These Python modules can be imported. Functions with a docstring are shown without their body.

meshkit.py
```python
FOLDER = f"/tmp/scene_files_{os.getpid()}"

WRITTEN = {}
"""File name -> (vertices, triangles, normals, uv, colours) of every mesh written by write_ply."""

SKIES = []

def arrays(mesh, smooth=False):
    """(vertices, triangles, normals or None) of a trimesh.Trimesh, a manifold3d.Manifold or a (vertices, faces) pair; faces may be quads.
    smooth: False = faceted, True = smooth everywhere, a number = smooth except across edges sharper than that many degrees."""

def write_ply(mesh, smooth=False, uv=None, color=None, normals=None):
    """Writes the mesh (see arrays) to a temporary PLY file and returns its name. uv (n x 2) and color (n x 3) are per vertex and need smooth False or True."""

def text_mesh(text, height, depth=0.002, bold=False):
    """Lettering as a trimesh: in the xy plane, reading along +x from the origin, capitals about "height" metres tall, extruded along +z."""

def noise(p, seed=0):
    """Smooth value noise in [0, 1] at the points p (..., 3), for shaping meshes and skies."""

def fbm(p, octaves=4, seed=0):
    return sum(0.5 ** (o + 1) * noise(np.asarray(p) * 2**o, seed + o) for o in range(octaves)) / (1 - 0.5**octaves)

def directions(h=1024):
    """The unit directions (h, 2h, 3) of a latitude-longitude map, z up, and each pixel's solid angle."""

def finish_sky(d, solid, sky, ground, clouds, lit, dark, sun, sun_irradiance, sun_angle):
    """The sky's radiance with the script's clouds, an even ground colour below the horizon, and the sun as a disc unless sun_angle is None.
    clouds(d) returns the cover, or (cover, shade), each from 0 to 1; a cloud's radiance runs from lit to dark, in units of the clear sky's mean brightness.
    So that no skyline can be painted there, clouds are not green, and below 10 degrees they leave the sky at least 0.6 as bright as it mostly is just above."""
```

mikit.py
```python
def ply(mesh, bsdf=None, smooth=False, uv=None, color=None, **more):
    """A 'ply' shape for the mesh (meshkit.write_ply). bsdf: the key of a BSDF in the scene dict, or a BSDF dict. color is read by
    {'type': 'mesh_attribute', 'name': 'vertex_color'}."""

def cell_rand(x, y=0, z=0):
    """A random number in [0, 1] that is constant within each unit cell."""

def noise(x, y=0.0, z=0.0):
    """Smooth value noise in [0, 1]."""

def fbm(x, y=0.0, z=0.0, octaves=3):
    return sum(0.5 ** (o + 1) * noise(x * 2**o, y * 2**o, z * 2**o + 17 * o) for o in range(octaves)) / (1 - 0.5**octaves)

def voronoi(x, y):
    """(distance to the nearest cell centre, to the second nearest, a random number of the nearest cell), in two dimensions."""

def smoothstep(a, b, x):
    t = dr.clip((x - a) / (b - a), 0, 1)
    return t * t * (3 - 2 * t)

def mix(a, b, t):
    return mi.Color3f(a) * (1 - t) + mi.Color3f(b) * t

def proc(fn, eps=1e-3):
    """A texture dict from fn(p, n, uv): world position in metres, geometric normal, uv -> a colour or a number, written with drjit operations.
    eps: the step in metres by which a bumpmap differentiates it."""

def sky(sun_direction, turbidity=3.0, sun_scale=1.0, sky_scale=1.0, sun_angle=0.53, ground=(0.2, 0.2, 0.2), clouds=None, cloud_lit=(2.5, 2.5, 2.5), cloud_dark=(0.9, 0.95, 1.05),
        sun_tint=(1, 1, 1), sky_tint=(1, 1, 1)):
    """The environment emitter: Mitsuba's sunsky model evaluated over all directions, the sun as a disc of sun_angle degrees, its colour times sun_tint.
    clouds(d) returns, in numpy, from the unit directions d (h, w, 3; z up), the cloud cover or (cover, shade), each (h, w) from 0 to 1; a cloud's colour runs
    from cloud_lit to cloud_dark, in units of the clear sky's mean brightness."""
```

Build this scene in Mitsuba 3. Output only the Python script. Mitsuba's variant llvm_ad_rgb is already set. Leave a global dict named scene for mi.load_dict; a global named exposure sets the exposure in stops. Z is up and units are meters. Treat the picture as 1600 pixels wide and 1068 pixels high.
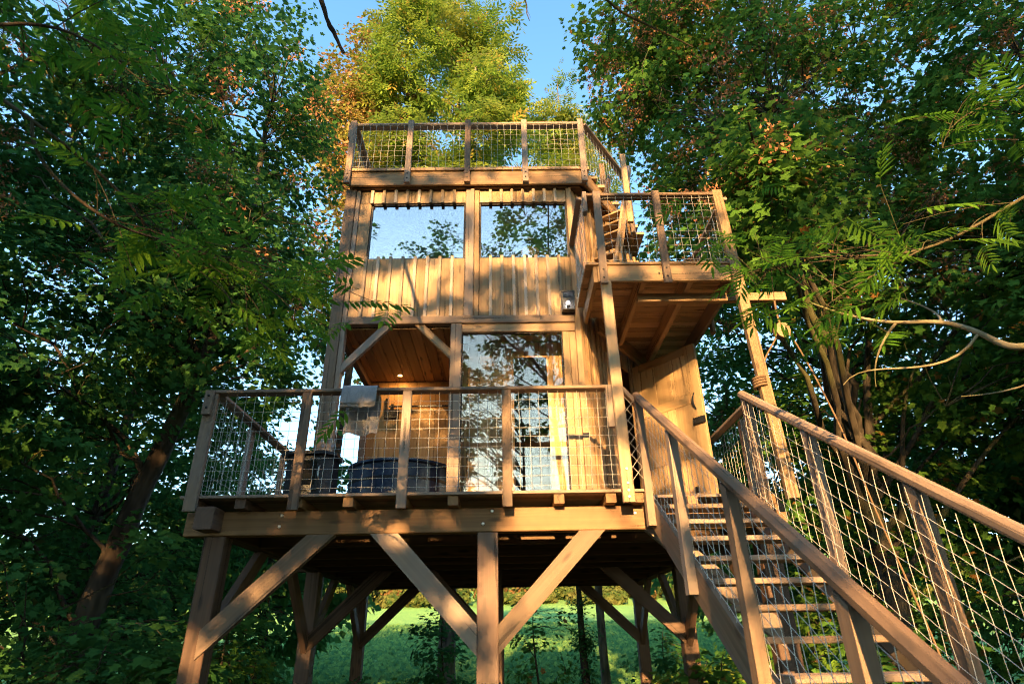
import math
import numpy as np
import trimesh
import mitsuba as mi
import drjit as dr
import mikit, meshkit
from mikit import noise, fbm, voronoi, cell_rand, smoothstep, mix

scene, labels = {}, {}
rng = np.random.default_rng(7)
A = np.array

# ---------------------------------------------------------------- camera, sky, exposure
CAM = A([0.179, -6.013, 1.663])
TH, YAW, ROLL = np.radians([26.183, 0.738, -1.064])
Fv = A([math.sin(YAW) * math.cos(TH), math.cos(YAW) * math.cos(TH), math.sin(TH)])
Rv = A([math.cos(YAW), -math.sin(YAW), 0.0])
Uv = np.cross(Rv, Fv)
Uv = -math.sin(ROLL) * Rv + math.cos(ROLL) * Uv
scene['camera'] = {'type': 'thinlens', 'fov': 2 * math.degrees(math.atan(800 / 954.8)), 'fov_axis': 'x',
                   'aperture_radius': 0.0035, 'focus_distance': 8.0, 'near_clip': 0.05, 'far_clip': 2000.0,
                   'to_world': mi.ScalarTransform4f().look_at(origin=CAM.tolist(), target=(CAM + Fv).tolist(), up=Uv.tolist())}
SUN_EL, SUN_AZ = math.radians(13.0), math.radians(5.0)          # low evening sun behind the viewer, a little to the left
SUN = [-math.sin(SUN_AZ) * math.cos(SUN_EL), -math.cos(SUN_AZ) * math.cos(SUN_EL), math.sin(SUN_EL)]
scene['sky'] = mikit.sky(SUN, turbidity=2.6, sun_scale=0.9, sky_scale=1.3, ground=(0.06, 0.08, 0.03), sun_tint=(1.0, 0.895, 0.78), sky_tint=(0.82, 1.02, 1.16))
exposure = 4.2

# ---------------------------------------------------------------- materials
def wood_tex(light, dark, grey=(0.3, 0.27, 0.24), greyness=0.0, knots=1.0, dirt=0.0):
    def fn(p, n, uv):
        u, v = uv.x, uv.y
        ident = dr.floor(v * 0.5 + 0.5)
        r1, r2 = cell_rand(ident, 3, 1), cell_rand(ident, 7, 2)
        warp = (noise(u * 1.3, v * 6, ident) - 0.5) * 0.035
        vv = v + warp
        g1 = noise(u * 0.9 + r1 * 40, vv * 55)
        g2 = noise(u * 3.0, vv * 190)
        blot = fbm(u * 1.1, v * 5.0, 3.0 + ident, octaves=2)
        d, _, kr = voronoi(u * 1.9 + r2 * 31, v * 7.0)
        kn = (1 - smoothstep(0.05, 0.20, d)) * dr.select(kr > 0.55, mi.Float(1), mi.Float(0)) * knots
        t = dr.clip(0.62 * g1 + 0.30 * g2 + 0.8 * (blot - 0.42) + 0.45 * (r1 - 0.5), 0, 1)
        crack = smoothstep(0.80, 0.86, noise(u * 0.55 + r1 * 17, vv * 42)) * smoothstep(0.35, 0.6, noise(u * 1.7, r2 * 50))
        c = mix(light, dark, t)
        c = mix(c, tuple(x * 0.35 for x in dark), kn * 0.75)
        gg = dr.clip(greyness * (0.35 + 1.1 * r2) + greyness * 0.7 * (noise(u * 2.2, v * 9) - 0.5), 0, 1)
        c = mix(c, grey, gg)
        if dirt:
            m = smoothstep(0.5, 0.8, fbm(p.x * 2.1, p.y * 2.1, p.z * 1.2, octaves=3))
            c = c * (1 - dirt * m)
        return c * (0.70 + 0.58 * r2) * (1 - 0.55 * crack)
    return mikit.proc(fn)

def principled(tex, rough=0.6, spec=0.35, **k):
    if isinstance(tex, (tuple, list)):
        tex = {'type': 'rgb', 'value': list(tex)}
    return {'type': 'principled', 'base_color': tex, 'roughness': rough, 'specular': spec, **k}

scene['larch'] = principled(wood_tex((0.46, 0.295, 0.15), (0.27, 0.155, 0.07), (0.32, 0.25, 0.19), 0.2), 0.6)
scene['batten'] = principled(wood_tex((0.45, 0.33, 0.21), (0.30, 0.205, 0.125), (0.38, 0.32, 0.27), 0.5), 0.65)
scene['cladding'] = principled(wood_tex((0.43, 0.28, 0.145), (0.28, 0.17, 0.08), (0.31, 0.25, 0.19), 0.22), 0.6)
scene['door_wood'] = principled(wood_tex((0.46, 0.31, 0.165), (0.36, 0.225, 0.11), knots=0.5), 0.55)
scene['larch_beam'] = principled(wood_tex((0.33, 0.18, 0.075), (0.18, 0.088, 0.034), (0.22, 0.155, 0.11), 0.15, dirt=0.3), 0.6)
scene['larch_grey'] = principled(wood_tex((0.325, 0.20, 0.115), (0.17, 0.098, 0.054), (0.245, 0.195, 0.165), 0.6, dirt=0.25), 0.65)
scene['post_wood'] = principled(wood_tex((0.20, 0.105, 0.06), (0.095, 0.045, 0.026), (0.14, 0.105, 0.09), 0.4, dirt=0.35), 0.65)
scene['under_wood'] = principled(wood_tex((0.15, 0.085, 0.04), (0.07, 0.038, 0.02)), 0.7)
scene['wire'] = principled((0.58, 0.56, 0.52), 0.45, 0.5, metallic=0.25)
scene['soffit_wood'] = principled(wood_tex((0.36, 0.20, 0.085), (0.20, 0.10, 0.04)), 0.55)
scene['inner_wood'] = principled(wood_tex((0.50, 0.32, 0.15), (0.36, 0.20, 0.08)), 0.6)
scene['steel'] = principled((0.55, 0.55, 0.54), 0.4, 0.5, metallic=0.75)
scene['bolt_dark'] = principled((0.03, 0.028, 0.026), 0.5, 0.4, metallic=0.4)
scene['black_iron'] = principled((0.014, 0.016, 0.022), 0.38, 0.5)
scene['tub_shell'] = principled((0.02, 0.036, 0.075), 0.3, 0.5)
scene['black_plate'] = principled((0.012, 0.012, 0.012), 0.45, 0.4)
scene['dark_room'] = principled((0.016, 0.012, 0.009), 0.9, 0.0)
scene['window_glass'] = {'type': 'thindielectric', 'int_ior': 3.5}
scene['door_glass'] = {'type': 'thindielectric', 'int_ior': 1.7}
scene['lamp_glass'] = {'type': 'thindielectric', 'int_ior': 1.5}
scene['goblet_glass'] = {'type': 'thindielectric', 'int_ior': 1.6}
scene['stove_glass'] = principled((0.01, 0.01, 0.012), 0.06, 0.9)
def cloth_tex(c1, c2):
    return mikit.proc(lambda p, n, uv: mix(c1, c2, noise(uv.x * 260, uv.y * 260) * 0.6 + 0.4 * noise(uv.x * 14, uv.y * 14)))
scene['towel_cloth'] = {'type': 'twosided', 'b': principled(cloth_tex((0.34, 0.32, 0.325), (0.22, 0.205, 0.21)), 0.95, 0.1, sheen=0.6)}
def bark_tex(c1, c2, moss=0.0):
    def fn(p, n, uv):
        a = fbm(p.x * 9, p.y * 9, p.z * 2.2, octaves=3)
        b = noise(p.x * 1.7, p.y * 1.7, p.z * 0.9)
        c = mix(c1, c2, smoothstep(0.3, 0.7, a))
        return mix(c, (0.10, 0.11, 0.03), smoothstep(0.45, 0.75, b) * moss)
    return mikit.proc(fn)
scene['bark'] = principled(bark_tex((0.10, 0.075, 0.055), (0.045, 0.033, 0.026), 0.3), 0.9, 0.1)
scene['bark_pale'] = principled(bark_tex((0.20, 0.165, 0.12), (0.075, 0.06, 0.045), 0.5), 0.85, 0.1)
scene['bark_mid'] = principled(bark_tex((0.095, 0.075, 0.055), (0.04, 0.033, 0.026), 0.4), 0.9, 0.1)
scene['rope_fibre'] = principled((0.17, 0.11, 0.065), 0.9, 0.1)

def leaf_mat(a, b, c, trans=0.75, odd=0.945, oddc=(0.30, 0.15, 0.04)):
    def fn(p, n, uv):
        m = fbm(p.x * 0.6, p.y * 0.6, p.z * 0.6, octaves=2)
        col = mix(mix(a, b, uv.x), c, smoothstep(0.42, 0.75, m) * 0.55)
        return mix(col, oddc, smoothstep(odd, odd + 0.03, uv.y))
    return {'type': 'principledthin', 'base_color': mikit.proc(fn), 'roughness': 0.5, 'diff_trans': trans, 'eta': 1.4}
scene['leaf_sycamore'] = leaf_mat((0.052, 0.145, 0.028), (0.115, 0.245, 0.042), (0.15, 0.245, 0.03))
scene['leaf_dark'] = leaf_mat((0.034, 0.125, 0.038), (0.078, 0.20, 0.05), (0.095, 0.195, 0.03), odd=0.985)
scene['leaf_ash'] = leaf_mat((0.12, 0.21, 0.025), (0.27, 0.36, 0.055), (0.36, 0.35, 0.07), 0.9, 0.94, (0.42, 0.30, 0.06))
scene['leaf_autumn'] = leaf_mat((0.17, 0.22, 0.03), (0.34, 0.29, 0.06), (0.40, 0.27, 0.09), 0.8, 0.75, (0.50, 0.27, 0.12))
scene['leaf_frond'] = leaf_mat((0.065, 0.19, 0.018), (0.125, 0.29, 0.028), (0.15, 0.27, 0.03), 0.95, 0.985)
scene['leaf_far'] = leaf_mat((0.035, 0.075, 0.02), (0.12, 0.14, 0.035), (0.17, 0.14, 0.045), 0.4, 0.85, (0.16, 0.09, 0.035))
scene['seed'] = {'type': 'principledthin', 'base_color': mikit.proc(lambda p, n, uv: mix((0.30, 0.12, 0.06), (0.55, 0.27, 0.14), uv.x)), 'roughness': 0.7, 'diff_trans': 0.5, 'eta': 1.3}
def ground_fn(p, n, uv):
    a = fbm(p.x * 0.35, p.y * 0.35, 1.0, octaves=3)
    b = noise(p.x * 7, p.y * 7)
    litter = mix((0.05, 0.04, 0.025), (0.025, 0.045, 0.012), smoothstep(0.35, 0.65, a))
    field = mix((0.075, 0.165, 0.05), (0.155, 0.25, 0.062), 0.5 * a + 0.3 * b + 0.2 * noise(p.x * 1.3, p.y * 0.6))
    t = smoothstep(11, 17, p.y + 3 * (a - 0.5))
    return mix(litter * (0.7 + 0.6 * b), field, t)
scene['ground_mat'] = principled(mikit.proc(ground_fn), 0.95, 0.05)
scene['grass_mat'] = {'type': 'principledthin', 'base_color': mikit.proc(lambda p, n, uv: mix((0.055, 0.155, 0.055), (0.18, 0.30, 0.075), uv.x)), 'roughness': 0.6, 'diff_trans': 0.6, 'eta': 1.3}

# ---------------------------------------------------------------- helpers
Z0 = 3.0                                        # the deck's top lies 3 m above the ground; timber is given in deck heights
def taken(k):
    return k in scene or k in labels or any(x.startswith(k + '__') for x in scene)
def numbered(k):
    i, n = 0, k
    while taken(n):
        i += 1
        n = f'{k}_{i:03d}'
    return n
def say(key, label=None, cat=None, group=None, kind=None):
    labels[key] = {a: b for a, b in (('label', label), ('category', cat), ('group', group), ('kind', kind)) if b}
    return key
_ident = [0]
def ident():
    _ident[0] = (_ident[0] * 37 + 11) % 211
    return _ident[0]
def unit(v):
    v = A(v, float)
    return v / np.linalg.norm(v)
def outward(v, f):
    """the triangles of a closed mesh, turned to face outwards"""
    v = v - v.mean(0)
    vol = (v[f[:, 0]] * np.cross(v[f[:, 1]], v[f[:, 2]])).sum()
    return f if vol >= 0 else f[:, ::-1]
def loft(sections, ends=True, uvid=None):
    """A bar through cross-sections (k, m, 3); its own vertices for each face, u along the bar, v round it."""
    S = A(sections, float)
    k, m, _ = S.shape
    uvid = ident() if uvid is None else uvid
    per = np.concatenate([[0], np.cumsum(np.linalg.norm(np.roll(S[0], -1, 0) - S[0], axis=1))])
    per = per - per[-1] / 2
    al = np.concatenate([[0], np.cumsum(np.linalg.norm(np.diff(S.mean(1), axis=0), axis=1))])
    V, F, UV = [], [], []
    for a in range(k - 1):
        for b in range(m):
            c = (b + 1) % m
            n0 = len(V)
            V += [S[a, b], S[a, c], S[a + 1, c], S[a + 1, b]]
            UV += [(al[a], per[b]), (al[a], per[b + 1]), (al[a + 1], per[b + 1]), (al[a + 1], per[b])]
            F += [(n0, n0 + 1, n0 + 2), (n0, n0 + 2, n0 + 3)]
    if ends:
        for s, flip in ((0, True), (k - 1, False)):
            n0 = len(V)
            V += list(S[s])
            UV += [(al[s] * 0 + 5 + per[i] * 0.2, per[i] * 0.3) for i in range(m)]
            F += [(n0, n0 + i + 1, n0 + i) if flip else (n0, n0 + i, n0 + i + 1) for i in range(1, m - 1)]
    UV = A(UV)
    UV[:, 1] = np.clip(UV[:, 1], -0.95, 0.95) + 2 * uvid
    return A(V), outward(A(V), A(F)), UV
def section(w, h, c):
    x, y = w / 2, h / 2
    return [(x, -y + c), (x, y - c), (x - c, y), (-x + c, y), (-x, y - c), (-x, -y + c), (-x + c, -y), (x - c, -y)]
def beam(p0, p1, w, h, up=(0, 0, 1), c=0.005):
    """A squared timber from p0 to p1: w sideways, h along up, edges chamfered by c."""
    p0, p1 = A(p0, float), A(p1, float)
    a = unit(p1 - p0)
    u = A(up, float)
    u = unit(u - a * (u @ a))
    s = np.cross(a, u)
    sec = section(w, h, min(c, w / 3, h / 3))
    return loft([[p + s * x + u * y for x, y in sec] for p in (p0, p1)])
def box(x0, x1, y0, y1, z0, z1, c=0.005):
    """A timber filling the box, its grain along the longest side."""
    d = A([x1 - x0, y1 - y0, z1 - z0])
    m = A([x0 + x1, y0 + y1, z0 + z1]) / 2
    k = int(np.argmax(d))
    e = np.eye(3)[k] * d[k] / 2
    if k == 0:
        return beam(m - e, m + e, d[1], d[2], c=c)
    if k == 1:
        return beam(m - e, m + e, d[0], d[2], c=c)
    return beam(m - e, m + e, d[0], d[1], up=(0, 1, 0), c=c)
def prism(poly, thick0, thick1, plane='xz', along=None, c=0.0):
    """A flat polygon made thick: plane xz runs from y=thick0 to thick1, plane yz from x=thick0 to thick1."""
    P = A(poly, float)
    if sum(P[i, 0] * P[(i + 1) % len(P), 1] - P[(i + 1) % len(P), 0] * P[i, 1] for i in range(len(P))) < 0:
        P = P[::-1]
    def lift(q, t):
        return A([q[0], t, q[1]]) if plane == 'xz' else A([t, q[0], q[1]]) if plane == 'yz' else A([q[0], q[1], t])
    al = unit(P[np.argmax(np.linalg.norm(np.roll(P, -1, 0) - P, axis=1)) - len(P) + 1] - P[np.argmax(np.linalg.norm(np.roll(P, -1, 0) - P, axis=1))]) if along is None else unit(along)
    ac = A([-al[1], al[0]])
    mid = P.mean(0)
    V, F, UV, n = [], [], [], len(P)
    for t, rev in ((thick0, plane != 'xz'), (thick1, plane == 'xz')):
        n0 = len(V)
        V += [lift(q, t) for q in P]
        UV += [((q - mid) @ al, (q - mid) @ ac) for q in P]
        F += [(n0, n0 + i + 1, n0 + i) if rev else (n0, n0 + i, n0 + i + 1) for i in range(1, n - 1)]
    for i in range(n):
        q, r = P[i], P[(i + 1) % n]
        n0 = len(V)
        V += [lift(q, thick0), lift(r, thick0), lift(r, thick1), lift(q, thick1)]
        off = (q - mid) @ ac
        UV += [((q - mid) @ al, off), ((r - mid) @ al, (r - mid) @ ac), ((r - mid) @ al, (r - mid) @ ac + thick1 - thick0), ((q - mid) @ al, off + thick1 - thick0)]
        f = [(n0, n0 + 1, n0 + 2), (n0, n0 + 2, n0 + 3)]
        F += [(x[0], x[2], x[1]) for x in f] if plane == 'xz' else f
    UV = A(UV)
    UV[:, 1] = np.clip(UV[:, 1], -0.95, 0.95) + 2 * ident()
    return A(V), outward(A(V), A(F)), UV
def join(*ms):
    V, F, UV, n = [], [], [], 0
    for v, f, t in ms:
        V.append(v); F.append(A(f) + n); UV.append(t); n += len(v)
    return np.vstack(V), np.vstack(F), np.vstack(UV)
def put(key, mesh, mat, smooth=False, z=Z0, **k):
    key = numbered(key)
    v, f = A(mesh[0], float).copy(), A(mesh[1])
    v[:, 2] += z
    scene[key] = mikit.ply((v, f), mat, smooth=smooth, uv=mesh[2] if len(mesh) > 2 else None, **k)
    return key
def tube(pts, rad, sides=6, cap=False):
    p = A(pts, float)
    t = np.gradient(p, axis=0)
    t /= np.linalg.norm(t, axis=1, keepdims=True) + 1e-12
    a = np.cross(t, np.where(np.abs(t[:, 2:]) < 0.9, [0, 0, 1.0], [1.0, 0, 0]))
    a /= np.linalg.norm(a, axis=1, keepdims=True) + 1e-12
    b, g = np.cross(t, a), np.arange(sides) * 2 * np.pi / sides
    v = p[:, None] + np.broadcast_to(A(rad, float), (len(p),))[:, None, None] * (np.cos(g)[None, :, None] * a[:, None] + np.sin(g)[None, :, None] * b[:, None])
    i, j = np.meshgrid(np.arange(len(p) - 1), np.arange(sides), indexing='ij')
    q = np.stack([i * sides + j, i * sides + (j + 1) % sides, (i + 1) * sides + (j + 1) % sides, (i + 1) * sides + j], -1).reshape(-1, 4)
    v, f = v.reshape(-1, 3), np.vstack([q[:, [0, 1, 2]], q[:, [0, 2, 3]]])
    if cap:
        e = (len(p) - 1) * sides
        f = np.vstack([f, [(0, k + 1, k) for k in range(1, sides - 1)], [(e, e + k, e + k + 1) for k in range(1, sides - 1)]])
    return v, f
def merge(parts):
    V, F, n = [], [], 0
    for v, f in parts:
        V.append(v); F.append(A(f) + n); n += len(v)
    return np.vstack(V), np.vstack(F)
def lathe(profile, n=40, centre=(0, 0)):
    """A turned shape: profile of (radius, z)."""
    pr = A(profile, float)
    g = np.arange(n) * 2 * np.pi / n
    v = np.stack([pr[:, None, 0] * np.cos(g) + centre[0], pr[:, None, 0] * np.sin(g) + centre[1], np.broadcast_to(pr[:, None, 1], (len(pr), n))], -1).reshape(-1, 3)
    i, j = np.meshgrid(np.arange(len(pr) - 1), np.arange(n), indexing='ij')
    q = np.stack([i * n + j, i * n + (j + 1) % n, (i + 1) * n + (j + 1) % n, (i + 1) * n + j], -1).reshape(-1, 4)
    return v, np.vstack([q[:, [0, 1, 2]], q[:, [0, 2, 3]]])
def ball(centre, r, sub=2):
    m = trimesh.creation.icosphere(subdivisions=sub, radius=r)
    return A(m.vertices) + A(centre), A(m.faces)
def bolts(key, pts, axis=(0, -1, 0), r=0.014, mat='steel'):
    """Round bolt heads, each an entry."""
    a = unit(axis)
    s = unit(np.cross(a, (0.3, 0.2, 0.9)))
    t = np.cross(a, s)
    g = np.arange(10) * 2 * np.pi / 10
    for p in pts:
        secs = [[A(p) + a * d + (s * math.cos(x) + t * math.sin(x)) * q for x in g] for d, q in ((-0.004, r), (0.004, r), (0.009, r * 0.6))]
        v, f, _ = loft(secs)
        put(key, (v, f), mat)
def wires(o, eu, ev, lu, lv, step=0.1, r=0.0022, ou=0.04, ov=0.03, seed=0):
    """A woven wire panel: o its corner, eu/ev its side directions (not necessarily square), lu/lv their lengths."""
    g = np.random.default_rng(seed)
    o, eu, ev = A(o, float), A(eu, float), A(ev, float)
    nn = unit(np.cross(eu, ev))
    us, vs = np.arange(ou, lu - 0.01, step), np.arange(ov, lv - 0.005, step)
    us = us + g.normal(0, 0.004, len(us)); vs = vs + g.normal(0, 0.003, len(vs))
    out = []
    bow = [g.normal(0, 0.006) for _ in us], [g.normal(0, 0.005) for _ in vs]
    for i, u in enumerate(us):
        q = np.concatenate([[0.0], vs, [lv]])
        s = q / lv
        w = A([0.003 * (-1) ** (i + k) for k in range(len(q))])
        out.append(tube(o + eu * (u + bow[0][i] * np.sin(s * np.pi))[:, None] + ev * q[:, None] + nn * w[:, None], r, 4))
    for j, v in enumerate(vs):
        q = np.concatenate([[0.0], us, [lu]])
        s = q / lu
        w = A([-0.003 * (-1) ** (k + j) for k in range(len(q))])
        out.append(tube(o + eu * q[:, None] + ev * (v + bow[1][j] * np.sin(s * np.pi))[:, None] + nn * w[:, None], r, 4))
    return merge(out)

# ---------------------------------------------------------------- ground and field
def ground_h(x, y):
    """Flat round the deck, a field rising behind it to a wooded hillside."""
    y = np.asarray(y, float)
    far = np.clip((y - 18) / 80.0, 0, None)
    h = 6.6 * np.clip(far, 0, 1) ** 1.15 + np.where(y > 98, (y - 98) * 0.17, 0)
    return np.minimum(h, 45.0) + 0.10 * (meshkit.fbm(np.stack([np.asarray(x, float) * 0.25, y * 0.25, 0 * y], -1), 3) - 0.5) * 2
gx = np.concatenate([np.linspace(-700, -60, 22), np.linspace(-55, 55, 90), np.linspace(60, 700, 22)])
gy = np.concatenate([np.linspace(-700, -45, 22), np.linspace(-40, 110, 150), np.linspace(115, 700, 40)])
GX, GY = np.meshgrid(gx, gy, indexing='ij')
gi, gj = np.meshgrid(np.arange(len(gx) - 1), np.arange(len(gy) - 1), indexing='ij')
gi, gj = gi.ravel(), gj.ravel()
ny = len(gy)
gq = np.stack([gi * ny + gj, (gi + 1) * ny + gj, (gi + 1) * ny + gj + 1, gi * ny + gj + 1], 1)
scene['ground'] = mikit.ply((np.stack([GX.ravel(), GY.ravel(), ground_h(GX.ravel(), GY.ravel())], 1), gq), 'ground_mat', smooth=True)
say('ground', 'woodland floor under the deck running out into a green field', kind='structure')

# ---------------------------------------------------------------- raised deck
D = 'raised_deck'
say(D, 'raised timber deck on tall braced posts with wire mesh railing, under the cabin', 'deck')
XP, YP = (-2.675, -0.014, 2.734), (0.18, 3.51, 6.84)
for j, y in enumerate(YP):
    for i, x in enumerate(XP):
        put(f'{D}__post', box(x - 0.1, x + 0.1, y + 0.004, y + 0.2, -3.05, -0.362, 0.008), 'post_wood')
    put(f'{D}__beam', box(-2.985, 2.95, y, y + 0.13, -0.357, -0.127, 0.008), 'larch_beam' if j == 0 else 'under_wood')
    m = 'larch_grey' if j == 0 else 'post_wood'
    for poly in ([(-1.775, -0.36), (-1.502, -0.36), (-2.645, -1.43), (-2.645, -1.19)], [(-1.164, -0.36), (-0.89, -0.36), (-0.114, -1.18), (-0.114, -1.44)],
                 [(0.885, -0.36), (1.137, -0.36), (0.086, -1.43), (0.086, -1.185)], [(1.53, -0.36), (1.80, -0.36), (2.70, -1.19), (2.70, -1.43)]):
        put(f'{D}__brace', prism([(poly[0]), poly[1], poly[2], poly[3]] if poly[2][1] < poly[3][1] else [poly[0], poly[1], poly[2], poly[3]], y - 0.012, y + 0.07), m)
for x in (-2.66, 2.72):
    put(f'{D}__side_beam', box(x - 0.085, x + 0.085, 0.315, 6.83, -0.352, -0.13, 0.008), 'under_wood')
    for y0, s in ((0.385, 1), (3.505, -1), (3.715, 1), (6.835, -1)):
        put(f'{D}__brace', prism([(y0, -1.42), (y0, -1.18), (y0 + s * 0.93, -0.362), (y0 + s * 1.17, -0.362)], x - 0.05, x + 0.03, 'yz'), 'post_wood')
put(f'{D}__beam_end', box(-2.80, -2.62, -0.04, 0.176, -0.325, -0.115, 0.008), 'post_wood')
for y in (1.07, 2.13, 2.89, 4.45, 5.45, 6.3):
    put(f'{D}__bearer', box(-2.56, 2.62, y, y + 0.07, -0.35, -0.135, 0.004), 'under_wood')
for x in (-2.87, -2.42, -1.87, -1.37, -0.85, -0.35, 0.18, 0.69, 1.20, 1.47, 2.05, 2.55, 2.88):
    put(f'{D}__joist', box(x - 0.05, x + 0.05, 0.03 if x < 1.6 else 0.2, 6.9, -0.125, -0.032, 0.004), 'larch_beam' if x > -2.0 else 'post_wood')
y = 0.0
while y < 6.9:
    put(f'{D}__deck_board', box(-3.0, 1.6 if y < 0.16 else 2.97, y, y + 0.139, -0.03, 0.0, 0.004), 'larch_grey')
    y += 0.145
bolts(f'{D}__bolt', [(-2.66, 0.18, -0.16), (-2.67, 0.18, -0.29), (-2.05, 0.18, -0.17), (-2.06, 0.18, -0.275), (0.03, 0.18, -0.16), (-0.06, 0.18, -0.28), (1.45, 0.18, -0.2)], r=0.017)
# railing
for x in (-1.885, -0.845, 0.185):
    put(f'{D}__railing_post', box(x - 0.047, x + 0.047, -0.055, -0.003, -0.16, 1.04, 0.005), 'larch_grey')
put(f'{D}__railing_post', box(-2.93, -2.81, -0.055, -0.003, -0.16, 1.04, 0.005), 'larch_grey')
put(f'{D}__railing_post', box(1.225, 1.30, -0.06, -0.003, 0.62, 1.078, 0.005), 'larch_grey')
put(f'{D}__handrail', box(-2.90, 1.23, -0.062, 0.062, 1.042, 1.078, 0.006), 'larch_grey')
put(f'{D}__rail_block', box(-2.925, -2.835, -0.105, -0.064, 0.80, 1.06, 0.006), 'larch_grey')
bolts(f'{D}__bolt', [(-2.88, -0.105, 1.0), (-2.88, -0.105, 0.87)], r=0.013, mat='bolt_dark')
xs = (-2.87, -1.885, -0.845, 0.185, 1.30)
for a, b, k in zip(xs, xs[1:], range(9)):
    put(f'{D}__wire_mesh', wires((a, -0.012, 0.01), (1, 0, 0), (0, 0, 1), b - a, 1.03, seed=k), 'wire')
put(f'{D}__handrail', box(-2.915, -2.79, 0.064, 3.45, 1.042, 1.078, 0.006), 'larch_grey')
for y in (1.15, 2.3, 3.4):
    put(f'{D}__railing_post', box(-2.94, -2.885, y - 0.047, y + 0.047, -0.16, 1.04, 0.005), 'larch_grey')
for y, k in ((0.0, 21), (1.15, 22), (2.3, 23)):
    put(f'{D}__wire_mesh', wires((-2.875, y, 0.01), (0, 1, 0), (0, 0, 1), 1.12, 1.03, seed=k), 'wire')
# right side of the deck, behind the stairs
put(f'{D}__handrail', box(2.80, 2.91, 0.1, 3.4, 0.965, 1.0, 0.006), 'larch_grey')
for y in (0.85, 2.1, 3.35):
    put(f'{D}__railing_post', box(2.915, 2.97, y - 0.047, y + 0.047, -0.16, 0.96, 0.005), 'larch_grey')
for y, k in ((0.1, 24), (0.9, 25), (2.15, 26)):
    put(f'{D}__wire_mesh', wires((2.90, y, 0.01), (0, 1, 0), (0, 0, 1), 0.75 if y < 0.5 else 1.2, 0.95, seed=k), 'wire')
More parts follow.
